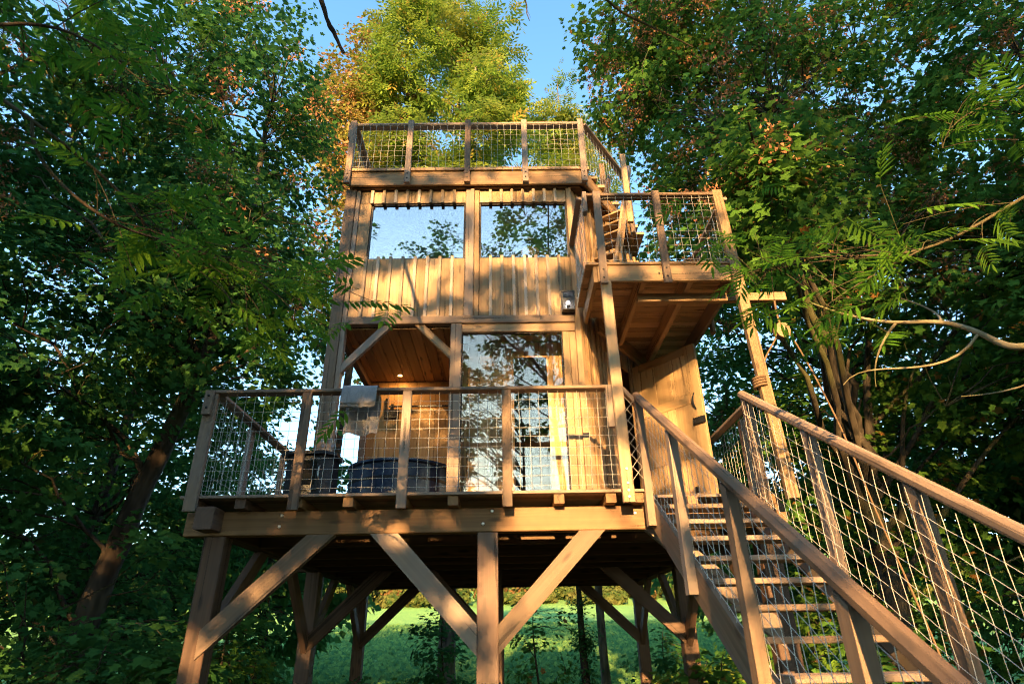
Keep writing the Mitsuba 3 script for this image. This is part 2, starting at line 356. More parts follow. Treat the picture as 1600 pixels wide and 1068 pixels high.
# the short sloping rail with a diamond net between the deck railing and the stairs
put(f'{D}__sloping_rail', beam((1.395, -0.03, 1.04), (1.56, 0.01, 0.86), 0.06, 0.05), 'larch_grey')
net = []
for k in range(-4, 9):
    for s in (1, -1):
        p, q = A([1.40, -0.03, 0.05 + 0.12 * k]), A([1.56, -0.03, 0.05 + 0.12 * k + 0.2])
        if s < 0:
            p[2], q[2] = q[2], p[2]
        if min(p[2], q[2]) > -0.03 and max(p[2], q[2]) < 0.98:
            net.append(tube([p, q], 0.0025, 4))
put(f'{D}__wire_mesh', merge(net), 'wire')

# ---------------------------------------------------------------- staircase
S = 'staircase'
say(S, 'open timber staircase with mesh sides climbing to the raised deck', 'staircase')
RK = 0.633
def rake(y, c):
    return c + RK * y
for x0, x1, m in ((1.60, 1.65, 'larch_grey'), (2.60, 2.65, 'larch_grey')):
    put(f'{S}__stringer', prism([(0.172, rake(0.172, -0.13)), (-4.6, rake(-4.6, -0.13)), (-4.2, -3.0 - 0.05), (0.172, rake(0.172, -0.44))], x0, x1, 'yz', along=(-1, -RK)), m)
for k in range(1, 15):
    yn = -0.30 * k + 0.12
    put(f'{S}__tread', box(1.652, 2.598, yn, yn + 0.25, -0.19 * k - 0.04, -0.19 * k, 0.005), 'larch_grey')
for x, lab in ((1.562, 0), (2.688, 1)):
    put(f'{S}__handrail', beam((x, 0.06, rake(0.06, 0.955)), (x, -4.55, rake(-4.55, 0.955)), 0.085, 0.082, c=0.026), 'larch_grey')
    for y in ((0.0, -1.07, -2.2, -3.33, -4.4) if lab == 0 else (-0.02, -1.12, -2.25, -3.38, -4.4)):
        xa, xb = (1.525, 1.597) if lab == 0 else (2.653, 2.725)
        top = rake(y, 0.915)
        zb = max(rake(y, -0.36), -3.0)
        put(f'{S}__newel', prism([(y - 0.05, zb), (y + 0.05, zb), (y + 0.05, rake(y + 0.05, 0.913)), (y - 0.05, rake(y - 0.05, 0.913))], xa, xb, 'yz'), 'larch_grey')
    ln = math.hypot(1, RK)
    ysn = (0.0, -1.07, -2.2, -3.33, -4.4)
    for a, b, k in zip(ysn, ysn[1:], range(9)):
        put(f'{S}__wire_mesh', wires((1.61 if lab == 0 else 2.645, a, rake(a, -0.10)), (0, -1 / ln, -RK / ln), (0, 0, 1), (a - b) * ln, 1.0, step=0.14, seed=40 + 10 * lab + k), 'wire')

# ---------------------------------------------------------------- cabin
C = 'treehouse_cabin'
say(C, 'two storey wooden cabin with large windows and railed roof terrace on the raised deck', 'cabin')
F = 0.97
DW = A([0.574, 0.819])                                   # direction of the slanting right-hand wall
NW = A([0.819, -0.574])
W0 = A([1.154, F])
def wallpt(t, off=0.0):
    return W0 + DW * t + NW * off
W1 = wallpt(2.35)
# corner posts, transom, middle posts
put(f'{C}__corner_post', box(-2.075, -1.93, F - 0.035, F + 0.11, 0.0, 4.555, 0.006), 'larch_grey')
put(f'{C}__corner_post', box(-1.926, -1.868, F - 0.012, F + 0.1, 0.0, 4.555, 0.004), 'larch_grey')
put(f'{C}__corner_post', box(1.085, 1.16, F - 0.035, F + 0.08, 0.0, 4.555, 0.006), 'larch')
put(f'{C}__transom', box(-1.866, 1.083, F - 0.04, F + 0.06, 2.36, 2.468, 0.006), 'larch_grey')
put(f'{C}__middle_post', box(-0.352, -0.232, F - 0.04, F + 0.06, 2.47, 4.555, 0.006), 'larch_grey')
put(f'{C}__middle_post', box(-0.228, -0.162, F - 0.01, F + 0.05, 2.47, 4.555, 0.004), 'larch')
put(f'{C}__middle_post', box(-0.512, -0.372, F - 0.03, F + 0.08, 0.0, 2.358, 0.006), 'larch_grey')
# upper storey cladding
for x0, x1 in ((-1.864, -0.356), (-0.158, 1.082)):
    n = int(round((x1 - x0) / 0.165)); w = (x1 - x0) / n
    for z0, z1, key in ((2.472, 3.385, 'front_wall'), (4.34, 4.555, 'front_wall')):
        for k in range(n):
            put(f'{C}__{key}__board', box(x0 + k * w + 0.002, x0 + (k + 1) * w - 0.002, F + 0.012, F + 0.032, z0, z1, 0.002), 'cladding')
        for k in range(1, n):
            xx = x0 + k * w
            put(f'{C}__{key}__batten', box(xx - 0.021, xx + 0.021, F - 0.028, F + 0.011, z0 - (0.02 if z0 > 4 else 0), z1 + (0.018 if z0 < 4 else 0), 0.004), 'batten')
def window(key, x0, x1, z0, z1, y, fw=0.04, mat='larch', inset=0.045, glass='window_glass'):
    k = numbered(key)
    for n, b in (('left', (x0, x0 + fw, z0, z1)), ('right', (x1 - fw, x1, z0, z1)), ('head', (x0 + fw, x1 - fw, z1 - fw, z1)), ('sill', (x0 + fw, x1 - fw, z0, z0 + fw))):
        put(f'{k}__frame', box(b[0], b[1], y, y + 0.07, b[2], b[3], 0.004), mat)
    v = A([(x0 + fw, y + inset, z0 + fw), (x1 - fw, y + inset, z0 + fw), (x1 - fw, y + inset, z1 - fw), (x0 + fw, y + inset, z1 - fw)])
    put(f'{k}__pane', (v, A([(0, 1, 2), (0, 2, 3)])), glass)
    return k
scene['frame_dark'] = principled((0.03, 0.022, 0.017), 0.4, 0.4)
window(f'{C}__window', -1.70, -0.36, 3.39, 4.335, F + 0.034, 0.022, 'frame_dark', 0.02)
window(f'{C}__window', -0.158, 1.082, 3.39, 4.335, F + 0.034, 0.022, 'frame_dark', 0.02)
put(f'{C}__window_post', box(-1.864, -1.704, F + 0.012, F + 0.06, 3.39, 4.335, 0.004), 'larch')
# lower storey, right of the recess
put(f'{C}__window_head', box(-0.368, 1.083, F - 0.012, F + 0.07, 2.243, 2.357, 0.004), 'larch')
window(f'{C}__window', -0.368, 0.912, 0.0, 2.24, F + 0.012, 0.012, 'frame_dark', 0.02, 'door_glass')
put(f'{C}__front_wall__board', box(0.916, 1.0, F - 0.004, F + 0.03, 0.0, 2.24, 0.003), 'larch')
put(f'{C}__front_wall__board', box(1.004, 1.083, F + 0.004, F + 0.034, 0.0, 2.24, 0.003), 'larch')
# slanting wall with the door opening
def wallboard(key, t0, t1, z0, z1, off0, off1, mat='larch'):
    m = (t0 + t1) / 2
    c = wallpt(m, (off0 + off1) / 2)
    return put(key, beam((*c, z0), (*c, z1), t1 - t0, off1 - off0, up=(*NW, 0), c=0.003), mat)
t = 0.02
while t < 2.34:
    w = 0.135
    if t + w < 0.62 or t > 1.40:
        wallboard(f'{C}__slanting_wall__board', t, t + w - 0.004, 0.0, 4.555, -0.022, 0.0)
    else:
        wallboard(f'{C}__slanting_wall__board', t, t + w - 0.004, 2.15, 4.555, -0.022, 0.0)
    if t < 0.62 or t > 1.40:
        wallboard(f'{C}__slanting_wall__batten', t - 0.022, t + 0.022, 0.0, 4.555, 0.001, 0.024) if t > 0.1 else None
    t += w
wallboard(f'{C}__door_jamb', 0.57, 0.66, 0.0, 2.146, 0.003, 0.06)
wallboard(f'{C}__door_jamb', 1.39, 1.47, 0.0, 2.146, 0.003, 0.04)
# open door, swung out on its far jamb
DR = f'{C}__door'
H = wallpt(1.44, 0.06)
dd = unit(A([0.635, -0.772])); dn = A([dd[1], -dd[0]])      # dn faces the viewer's side
dw = 1.05
def doorpart(key, s0, s1, z0, z1, o0, o1, mat='door_wood', c=0.003):
    m = H + dd * (s0 + s1) / 2 + dn * (o0 + o1) / 2
    if z1 - z0 >= s1 - s0:
        return put(key, beam((*m, z0), (*m, z1), s1 - s0, o1 - o0, up=(*dn, 0), c=c), mat)
    a, b = H + dd * s0 + dn * (o0 + o1) / 2, H + dd * s1 + dn * (o0 + o1) / 2
    return put(key, beam((*a, (z0 + z1) / 2), (*b, (z0 + z1) / 2), o1 - o0, z1 - z0, c=c), mat)
doorpart(f'{DR}__stile', 0.0, 0.11, 0.015, 2.20, -0.025, 0.025)
doorpart(f'{DR}__stile', dw - 0.16, dw, 0.015, 2.20, -0.025, 0.025)
for z0, z1 in ((0.015, 0.14), (0.70, 0.83), (1.40, 1.52), (2.09, 2.20)):
    doorpart(f'{DR}__rail', 0.112, dw - 0.162, z0, z1, -0.024, 0.024)
for z0, z1 in ((0.142, 0.698), (0.832, 1.398), (1.522, 2.088)):
    w = (dw - 0.274) / 3
    for k in range(3):
        doorpart(f'{DR}__panel', 0.112 + k * w, 0.112 + (k + 1) * w - 0.002, z0, z1, -0.014, 0.016)
doorpart(f'{DR}__lock_plate', dw - 0.15, dw + 0.012, 1.10, 1.19, 0.027, 0.055, 'black_plate', 0.008)
hp = [H + dd * (dw - 0.10) + dn * (0.028 + 0.045 * math.sin(a * math.pi)) for a in np.linspace(0, 1, 9)]
put(f'{DR}__handle', tube([(*p, 1.30 + 0.22 * a) for p, a in zip(hp, np.linspace(0, 1, 9))], 0.009, 8, True), 'black_iron')
doorpart(f'{DR}__latch', dw - 0.27, dw - 0.23, 0.27, 0.34, 0.027, 0.05, 'black_plate', 0.004)
doorpart(f'{DR}__latch_hook', dw - 0.262, dw - 0.238, 0.15, 0.262, 0.027, 0.04, 'steel', 0.004)
# remaining outer walls (sides and back)
def plainwall(key, x0, x1, y0, y1, z0, z1, mat='larch_grey'):
    alongx = (x1 - x0) > (y1 - y0)
    a, b = (x0, x1) if alongx else (y0, y1)
    n = max(1, int(round((b - a) / 0.16))); w = (b - a) / n
    for k in range(n):
        p, q = a + k * w + 0.001, a + (k + 1) * w - 0.001
        put(f'{key}__board', box(p, q, y0, y1, z0, z1, 0.003) if alongx else box(x0, x1, p, q, z0, z1, 0.003), mat)
plainwall(f'{C}__left_wall', -1.985, -1.96, 1.085, 5.0, 2.36, 4.555)
plainwall(f'{C}__left_wall', -1.985, -1.96, 2.80, 5.0, 0.0, 2.358)
plainwall(f'{C}__right_wall', W1[0], W1[0] + 0.025, W1[1], 5.0, 0.0, 4.555)
plainwall(f'{C}__back_wall', -1.985, W1[0] + 0.025, 5.002, 5.027, 0.0, 4.555)
# recess: back wall, partition, ceiling
plainwall(f'{C}__recess_wall', -1.955, -0.50, 2.80, 2.825, 0.0, 2.325, 'inner_wood')
plainwall(f'{C}__partition', -0.50, -0.475, 1.055, 2.80, 0.0, 2.325, 'inner_wood')
for k in range(10):
    x0 = -1.955 + k * 0.148
    put(f'{C}__recess_ceiling__board', box(x0, x0 + 0.142, 1.032, 2.798, 2.333, 2.355, 0.004), 'soffit_wood')
put(f'{C}__recess_post', box(-1.985, -1.90, 2.70, 2.796, 0.0, 2.33, 0.005), 'post_wood')
put(f'{C}__recess_beam', box(-1.985, -1.90, 1.084, 2.696, 2.22, 2.33, 0.005), 'post_wood')
put(f'{C}__recess_brace', prism([(-1.866, 1.70), (-1.866, 1.83), (-1.40, 2.357), (-1.27, 2.357)], F - 0.005, F + 0.06), 'larch_grey')
put(f'{C}__recess_brace', prism([(-0.514, 1.88), (-0.514, 2.01), (-0.86, 2.357), (-0.98, 2.357)], F - 0.005, F + 0.06), 'larch')
put(f'{C}__recess_brace', prism([(1.16, 1.75), (1.16, 1.86), (1.62, 2.218), (1.75, 2.218)], -1.97, -1.91, 'yz'), 'larch_grey')
# rooms behind the glass
wz = (2.32, 1.78)
for x0, x1, z0, z1 in ((-0.47, 0.29, 0, 2.32), (0.29, 0.73, 2.10, 2.32), (0.29, 0.73, 0, 0.12), (0.73, 1.38, 0, 2.32)):
    n = max(1, int(round((x1 - x0) / 0.145))); w = (x1 - x0) / n
    for k in range(n):
        put(f'{C}__hall_wall__board', box(x0 + k * w + 0.001, x0 + (k + 1) * w - 0.001, 1.45, 1.472, z0, z1, 0.004), 'inner_wood')
def slab(x0, z0, z1):
    a, b = wallpt(0.06, -0.03), wallpt(2.3, -0.03)
    return prism([(x0, 1.035), (a[0], a[1] if a[1] > 1.035 else 1.035), tuple(b), (b[0], 4.99), (x0, 4.99)], z0, z1, 'xy')
put(f'{C}__hall_ceiling', slab(-0.47, 2.333, 2.352), 'soffit_wood')
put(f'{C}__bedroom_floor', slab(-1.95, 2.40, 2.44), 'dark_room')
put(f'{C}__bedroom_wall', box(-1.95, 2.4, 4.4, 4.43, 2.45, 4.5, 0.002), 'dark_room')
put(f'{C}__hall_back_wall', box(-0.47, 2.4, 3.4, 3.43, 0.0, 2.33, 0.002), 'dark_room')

# roof terrace
RX0, RY0 = -2.03, 0.855
R0 = A([1.36, RY0]); R1 = R0 + DW * 1.62; R2 = A([R1[0] + 0.25, 5.1])
put(f'{C}__roof_fascia', box(RX0, R0[0], RY0, RY0 + 0.045, 4.565, 4.805, 0.005), 'larch')
put(f'{C}__roof_fascia', box(RX0, RX0 + 0.045, RY0 + 0.048, 5.1, 4.565, 4.805, 0.005), 'larch_grey')
c0, c1 = R0 + DW * 0.03 - NW * 0.022, R1 - NW * 0.022
put(f'{C}__roof_fascia', beam((*c0, 4.685), (*c1, 4.685), 0.045, 0.24), 'larch')
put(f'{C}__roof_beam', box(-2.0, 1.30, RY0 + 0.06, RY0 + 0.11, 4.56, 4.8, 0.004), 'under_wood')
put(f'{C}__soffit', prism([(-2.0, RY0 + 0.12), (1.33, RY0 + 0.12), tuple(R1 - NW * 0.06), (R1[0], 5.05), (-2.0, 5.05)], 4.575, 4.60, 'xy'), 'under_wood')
x = RX0 - 0.03
k = 0
while x < R1[0] + 0.2:
    x1 = x + 0.14
    y0 = RY0 - 0.03
    xa = x + 0.07
    if xa > R0[0]:
        y0 = RY0 - 0.03 + (xa - R0[0]) * DW[1] / DW[0]
    put(f'{C}__roof_board', box(x, x + 0.135, y0, 5.1, 4.81, 4.858, 0.004), 'larch')
    x = x1
rp = (-2.045, -1.19, -0.335, 0.505, 1.352)
for x in rp:
    put(f'{C}__roof_post', box(x - 0.042, x + 0.042, RY0 - 0.075, RY0 - 0.032, 4.56, 5.745, 0.005), 'larch_grey')
    bolts(f'{C}__bolt', [(x, RY0 - 0.075, 4.63), (x, RY0 - 0.075, 4.72)], r=0.012, mat='bolt_dark')
put(f'{C}__roof_handrail', box(-2.08, 1.40, RY0 - 0.03, RY0 + 0.09, 5.70, 5.738, 0.005), 'larch_grey')
put(f'{C}__roof_handrail', box(-2.10, -1.99, RY0 + 0.094, 5.05, 5.70, 5.738, 0.005), 'larch_grey')
put(f'{C}__roof_post', box(-2.125, -2.09, RY0 - 0.04, RY0 + 0.06, 5.45, 5.735, 0.005), 'larch_grey')
for y in (2.2, 3.6, 5.0):
    put(f'{C}__roof_post', box(-2.12, -2.065, y - 0.04, y + 0.04, 4.56, 5.70, 0.005), 'larch_grey')
for a, b, k in zip(rp, rp[1:], range(9)):
    put(f'{C}__roof_mesh', wires((a, RY0 - 0.02, 4.86), (1, 0, 0), (0, 0, 1), b - a, 0.85, seed=60 + k), 'wire')
for y0, y1, k in ((0.9, 2.2, 70), (2.2, 3.6, 71), (3.6, 5.0, 72)):
    put(f'{C}__roof_mesh', wires((-2.06, y0, 4.86), (0, 1, 0), (0, 0, 1), y1 - y0, 0.85, seed=k), 'wire')
e0, e1 = R0 + NW * 0.02 + DW * 0.05, R0 + DW * 1.50 + NW * 0.02
put(f'{C}__roof_handrail', beam((*e0, 5.72), (*e1, 5.72), 0.11, 0.036), 'larch_grey')
put(f'{C}__roof_post', beam((*(e1 + NW * 0.05), 4.56), (*(e1 + NW * 0.05), 5.745), 0.085, 0.05, up=(*NW, 0)), 'larch_grey')
put(f'{C}__roof_mesh', wires((*e0, 4.86), (*DW, 0), (0, 0, 1), 1.42, 0.84, seed=75), 'wire')
put(f'{C}__roof_handrail', box(-2.0, R1[0] + 0.2, 5.0, 5.09, 5.70, 5.738, 0.005), 'larch_grey')
for x in (-2.0, -0.9, 0.2, 1.3, 2.3):
    put(f'{C}__roof_post', box(x - 0.04, x + 0.04, 5.10, 5.14, 4.56, 5.735, 0.005), 'larch_grey')
put(f'{C}__roof_mesh', wires((-2.0, 5.05, 4.86), (1, 0, 0), (0, 0, 1), 4.3, 0.84, seed=76), 'wire')

# ---------------------------------------------------------------- upper landing
L = 'upper_landing'
say(L, 'small wooden balcony with mesh railing on two tall posts, right of the cabin', 'balcony')
BZ = 2.565
y = -0.125
while y < 2.5:
    yc = y + 0.07
    x0 = 1.118
    if yc > F - 0.05:
        x0 = max(1.118, W0[0] + (yc - F) * DW[0] / DW[1] + 0.07)
    put(f'{L}__board', box(x0, 2.90, y, y + 0.139, BZ - 0.032, BZ, 0.004), 'larch')
    y += 0.145
put(f'{L}__fascia', box(1.25, 2.76, -0.105, -0.055, 2.318, 2.53, 0.005), 'larch')
put(f'{L}__fascia', box(1.20, 1.245, -0.09, 0.93, 2.318, 2.53, 0.005), 'larch')
put(f'{L}__fascia', box(2.80, 2.845, -0.05, 2.45, 2.318, 2.53, 0.005), 'larch_grey')
ld = wallpt(0.3, 0.10), wallpt(1.9, 0.10)
put(f'{L}__ledger', beam((*ld[0], 2.42), (*ld[1], 2.42), 0.05, 0.2), 'larch')
for x, y1 in ((1.78, 1.62), (2.32, 2.3)):
    put(f'{L}__joist', box(x - 0.03, x + 0.03, -0.052, y1, 2.335, 2.528, 0.004), 'larch')
put(f'{L}__cross_beam', box(1.745, 3.50, 0.20, 0.28, 2.225, 2.332, 0.005), 'larch')
put(f'{L}__support_post', beam((1.352, -0.085, -0.15), (1.332, -0.085, 2.317), 0.115, 0.06, up=(0, 1, 0)), 'larch')
put(f'{L}__support_post', beam((2.925, -0.10, -0.14), (2.795, -0.09, 3.60), 0.115, 0.075, up=(0, 1, 0)), 'larch')
bolts(f'{L}__bolt', [(1.352, -0.116, 0.17), (1.352, -0.116, 0.03), (1.352, -0.116, -0.04), (1.352, -0.116, -0.1)], r=0.016)
bolts(f'{L}__bolt', [(1.95, -0.105, 2.42), (1.31, -0.155, 2.45), (1.31, -0.155, 2.34), (2.03, -0.155, 2.46), (2.03, -0.155, 2.35)], r=0.012, mat='bolt_dark')
for x in (1.31, 2.03):
    put(f'{L}__railing_post', box(x - 0.045, x + 0.045, -0.155, -0.128, 2.27, 3.575, 0.005), 'larch_grey')
put(f'{L}__railing_post', box(1.14, 1.19, -0.15, -0.05, 3.28, 3.575, 0.005), 'larch_grey')
put(f'{L}__handrail', box(1.16, 2.74, -0.126, -0.02, 3.53, 3.57, 0.005), 'larch_grey')
put(f'{L}__handrail', box(1.075, 1.155, -0.05, 0.93, 3.53, 3.57, 0.005), 'larch_grey')
put(f'{L}__handrail', box(2.86, 2.95, -0.02, 2.4, 3.53, 3.57, 0.005), 'larch_grey')
put(f'{L}__railing_post', box(2.905, 2.95, 1.1, 1.2, 2.27, 3.53, 0.005), 'larch_grey')
for a, b, k in ((1.31, 2.03, 80), (2.03, 2.80, 81)):
    put(f'{L}__wire_mesh', wires((a, -0.115, BZ), (1, 0, 0), (0, 0, 1), b - a, 0.96, seed=k), 'wire')
put(f'{L}__wire_mesh', wires((1.14, -0.1, BZ), (0, 1, 0), (0, 0, 1), 1.02, 0.96, seed=83), 'wire')
put(f'{L}__wire_mesh', wires((2.90, -0.05, BZ), (0, 1, 0), (0, 0, 1), 2.4, 0.96, seed=84), 'wire')
# steep steps from the landing up to the roof terrace
K = 'roof_steps'
say(K, 'steep ladder-like wooden steps from the balcony to the roof terrace', 'steps')
def steppt(z, off):
    q = A([1.47, 0.86]) + DW * (z - BZ) * 0.395 + NW * off
    return (*q, z)
for off in (-0.25, 0.12):
    put(f'{K}__stringer', beam(steppt(BZ, off), steppt(4.72, off), 0.04, 0.15, up=(*DW, 0)), 'larch')
    put(f'{K}__handrail', beam(steppt(4.80, off + 0.0), steppt(5.70, off), 0.04, 0.09, up=(*DW, 0)), 'larch_grey')
    q = A(steppt(4.72, off))
    put(f'{K}__grab_post', box(q[0] - 0.01, q[0] + 0.075, q[1] - 0.09, q[1] - 0.03, 4.3, 5.62, 0.005), 'larch')
for k in range(1, 9):
    z = BZ + 0.24 * k
    a, b = A(steppt(z, -0.228)), A(steppt(z, 0.098))
    put(f'{K}__tread', beam(a, b, 0.15, 0.03), 'larch')

# ---------------------------------------------------------------- things on the deck and the cabin
def emit(rgb):
    return {'type': 'area', 'radiance': {'type': 'rgb', 'value': list(rgb)}}
# lantern on the wall
T_ = 'wall_lantern'
say(T_, 'black square glass lantern with a lit bulb on the upper cladding', 'lantern')
lx, lz = 1.005, 2.615
put(f'{T_}__back_plate', box(lx - 0.085, lx + 0.085, F - 0.045, F - 0.036, lz - 0.13, lz + 0.145, 0.003), 'black_iron')
for sx in (-1, 1):
    for yy in (F - 0.145, F - 0.055):
        put(f'{T_}__bar', box(lx + sx * 0.078 - 0.007, lx + sx * 0.078 + 0.007, yy, yy + 0.014, lz - 0.12, lz + 0.12, 0.002), 'black_iron')
put(f'{T_}__cap', box(lx - 0.088, lx + 0.088, F - 0.155, F - 0.04, lz + 0.12, lz + 0.142, 0.004), 'black_iron')
put(f'{T_}__base', box(lx - 0.085, lx + 0.085, F - 0.15, F - 0.04, lz - 0.14, lz - 0.12, 0.004), 'black_iron')
put(f'{T_}__pane', (A([(lx - 0.07, F - 0.139, lz - 0.12), (lx + 0.07, F - 0.139, lz - 0.12), (lx + 0.07, F - 0.139, lz + 0.12), (lx - 0.07, F - 0.139, lz + 0.12)]), A([(0, 1, 2), (0, 2, 3)])), 'lamp_glass')
put(f'{T_}__socket', lathe([(0.0, lz - 0.119), (0.024, lz - 0.119), (0.022, lz - 0.05), (0, lz - 0.05)], 16, (lx, F - 0.095)), 'black_iron', smooth=40)
put(f'{T_}__bulb', ball((lx, F - 0.095, lz - 0.01), 0.021), 'steel', smooth=True, emitter=emit((6, 5.8, 5.2)))
# downlight in the recess ceiling
T_ = 'ceiling_downlight'
say(T_, 'small round lit downlight in the boarded ceiling above the hot tub', 'ceiling light')
put(f'{T_}__trim', lathe([(0.028, 2.332), (0.042, 2.329), (0.042, 2.3325)], 24, (-1.42, 2.56)), 'steel', smooth=40)
put(f'{T_}__lens', lathe([(0.0, 2.3285), (0.027, 2.3305)], 24, (-1.42, 2.56)), 'steel', emitter=emit((60, 30, 9)))
# pendant in the bedroom
T_ = 'pendant_lamp'
say(T_, 'bare pendant bulb with a small shade seen through the upper right window', 'lamp')
pc = (0.60, 2.2)
put(f'{T_}__cord', tube([(*pc, 4.50), (*pc, 4.62 + 0.12)][::-1] if False else [(*pc, 4.54), (*pc, 4.36)], 0.005, 6), 'black_plate')
put(f'{T_}__lamp_shade', lathe([(0.02, 4.38), (0.10, 4.35), (0.15, 4.32)], 24, pc), 'frame_dark', smooth=40)
put(f'{T_}__bulb', ball((*pc, 4.20), 0.035), 'steel', smooth=True, emitter=emit((10, 6, 2.6)))
# hot tub
T_ = 'hot_tub'
say(T_, 'large round dark blue hot tub standing in the open recess', 'hot tub')
tc, R_ = (-1.20, 1.95), 0.68
put(f'{T_}__shell', lathe([(0, 0.02), (R_ - 0.05, 0.02), (R_ - 0.03, 0.1), (R_ - 0.012, 0.4), (R_ - 0.02, 0.66), (R_ - 0.06, 0.67), (R_ - 0.07, 0.3), (0, 0.3)], 64, tc), 'tub_shell', smooth=35)
put(f'{T_}__rim', lathe([(R_ - 0.06, 0.672), (R_ - 0.01, 0.668), (R_ + 0.012, 0.68), (R_ + 0.01, 0.705), (R_ - 0.03, 0.715), (R_ - 0.07, 0.70), (R_ - 0.06, 0.672)], 64, tc), 'tub_shell', smooth=50)
for z in (0.2, 0.48):
    put(f'{T_}__band', lathe([(R_ - 0.022, z - 0.02), (R_ - 0.008, z - 0.015), (R_ - 0.006, z + 0.015), (R_ - 0.014, z + 0.02)], 64, tc), 'black_iron', smooth=50)
# wood stove
T_ = 'wood_stove'
say(T_, 'black iron wood stove with a glazed door on the deck left of the hot tub', 'stove')
sx0, sx1, sy0, sy1 = -2.24, -1.70, 0.46, 0.84
pent = [(sx0, sy1), (sx0, sy0 + 0.10), (sx0 + 0.10, sy0), (sx1 - 0.10, sy0), (sx1, sy0 + 0.10), (sx1, sy1)]
put(f'{T_}__base', prism(pent, 0.02, 0.12, 'xy'), 'black_iron')
pin = [(a + (0.02 if a < -2 else -0.02), b + (0.02 if b < 0.6 else -0.01)) for a, b in pent]
put(f'{T_}__body', prism(pin, 0.122, 0.525, 'xy'), 'black_iron')
pout = [(a + (-0.03 if a < -2 else 0.03), b + (-0.03 if b < 0.6 else 0.01)) for a, b in pent]
put(f'{T_}__top_plate', prism(pout, 0.527, 0.56, 'xy'), 'black_iron')
put(f'{T_}__door', box(sx0 + 0.11, sx1 - 0.11, sy0 + 0.002, sy0 + 0.018, 0.15, 0.50, 0.004), 'black_iron')
put(f'{T_}__door__glass', box(sx0 + 0.15, sx1 - 0.15, sy0 - 0.004, sy0 + 0.001, 0.20, 0.46, 0.001), 'stove_glass')
put(f'{T_}__door__handle', tube([(sx1 - 0.12, sy0 - 0.0, 0.26), (sx1 - 0.12, sy0 - 0.03, 0.28), (sx1 - 0.12, sy0 - 0.03, 0.38), (sx1 - 0.12, sy0, 0.40)], 0.008, 6), 'steel')
for a, b in ((sx0 + 0.06, sy0 + 0.12), (sx1 - 0.06, sy0 + 0.12), (sx0 + 0.06, sy1 - 0.06), (sx1 - 0.06, sy1 - 0.06)):
    put(f'{T_}__foot', lathe([(0, 0.0), (0.022, 0.0), (0.018, 0.02), (0, 0.02)], 10, (a, b)), 'black_iron')
# goblets on the stove
for gx_, lab in ((-1.86, 'left stemmed glass standing on the stove top'), (-1.755, 'right stemmed glass standing on the stove top')):
    g = numbered('wine_glass')
    say(g, lab, 'glass', 'glasses on the stove')
    put(f'{g}__bowl', lathe([(0.004, 0.645), (0.026, 0.66), (0.034, 0.69), (0.03, 0.735)], 20, (gx_, 0.60)), 'goblet_glass', smooth=True)
    put(f'{g}__stem', lathe([(0.03, 0.562), (0.006, 0.567), (0.004, 0.60), (0.004, 0.645)], 12, (gx_, 0.60)), 'goblet_glass', smooth=40)
# towel over the railing
def towel():
    nx, g = 25, np.random.default_rng(5)
    xs_ = np.linspace(0, 1, nx)
    # front fold (outer), then over the rail and down the inside
    path = [(-0.066, 0.93), (-0.066, 0.89), (-0.076, 0.868), (-0.096, 0.868), (-0.106, 0.895), (-0.098, 0.97), (-0.088, 1.03), (-0.07, 1.075), (-0.03, 1.100), (0.03, 1.102), (0.07, 1.08), (0.085, 1.0), (0.09, 0.90), (0.092, 0.80), (0.094, 0.70), (0.096, 0.635)]
    V = []
    for k, (yy, zz) in enumerate(path):
        s = k / (len(path) - 1)
        for i, u in enumerate(xs_):
            x = -1.53 + 0.36 * u + (0.025 * s if k > 10 else 0) + 0.012 * math.sin(zz * 8)
            wob = 0.024 * math.sin(u * 9 + zz * 5) * (abs(zz - 1.1) / 0.25) + 0.008 * math.sin(u * 21 + 1 + zz * 9)
            V.append((x, yy + (wob if k > 10 else -abs(wob)), zz + 0.012 * math.sin(u * 5 + 1) * (1 if k in (2, 3, 15, 14) else 0.2) + (-0.035 * (1 - u) if k < 5 else 0) + (-0.025 * (1 - u) if k > 13 else 0)))
    Fq, UV = [], []
    n = len(path)
    for k in range(n):
        for i in range(nx):
            UV.append((i / nx * 0.33, k / n * 0.9))
    for k in range(n - 1):
        for i in range(nx - 1):
            a = k * nx + i
            Fq.append((a, a + 1, a + nx + 1, a + nx))
    return A(V), A(Fq), A(UV)
tv, tf, tu = towel()
tm = (tv, np.vstack([tf[:, [0, 1, 2]], tf[:, [0, 2, 3]]]), tu)
say('towel', 'grey folded towel hung over the front handrail of the deck', 'towel')
put('towel__outer_cloth', tm, 'towel_cloth', smooth=True)
tv2 = tv.copy()[:11 * 25]
tv2[:, 1] += np.where(tv2[:, 1] < 0, -0.014, 0.0); tv2[:, 2] = np.where(tv2[:, 2] > 1.05, tv2[:, 2] + 0.012, tv2[:, 2] + 0.03)
tv2[:, 0] += 0.008
q = tf[(tf < 11 * 25).all(1)]
put('towel__folded_layer', (tv2, np.vstack([q[:, [0, 1, 2]], q[:, [0, 2, 3]]]), tu[:11 * 25]), 'towel_cloth', smooth=True)
# black rail and box on the back wall of the recess
say('wall_rail', 'black metal rail along the back wall of the recess', 'rail')
put('wall_rail__bar', box(-1.60, -0.52, 2.755, 2.775, 1.90, 1.925, 0.004), 'black_iron')
for x in (-1.55, -0.6):
    put('wall_rail__bracket', box(x - 0.02, x + 0.02, 2.777, 2.798, 1.88, 1.96, 0.003), 'black_iron')
say('control_box', 'small black box fixed below the rail on the recess back wall', 'box')
put('control_box__case', box(-1.66, -1.44, 2.74, 2.797, 1.72, 1.865, 0.006), 'black_plate')
put('control_box__conduit', box(-1.655, -1.625, 2.77, 2.797, 1.87, 2.05, 0.004), 'black_plate')
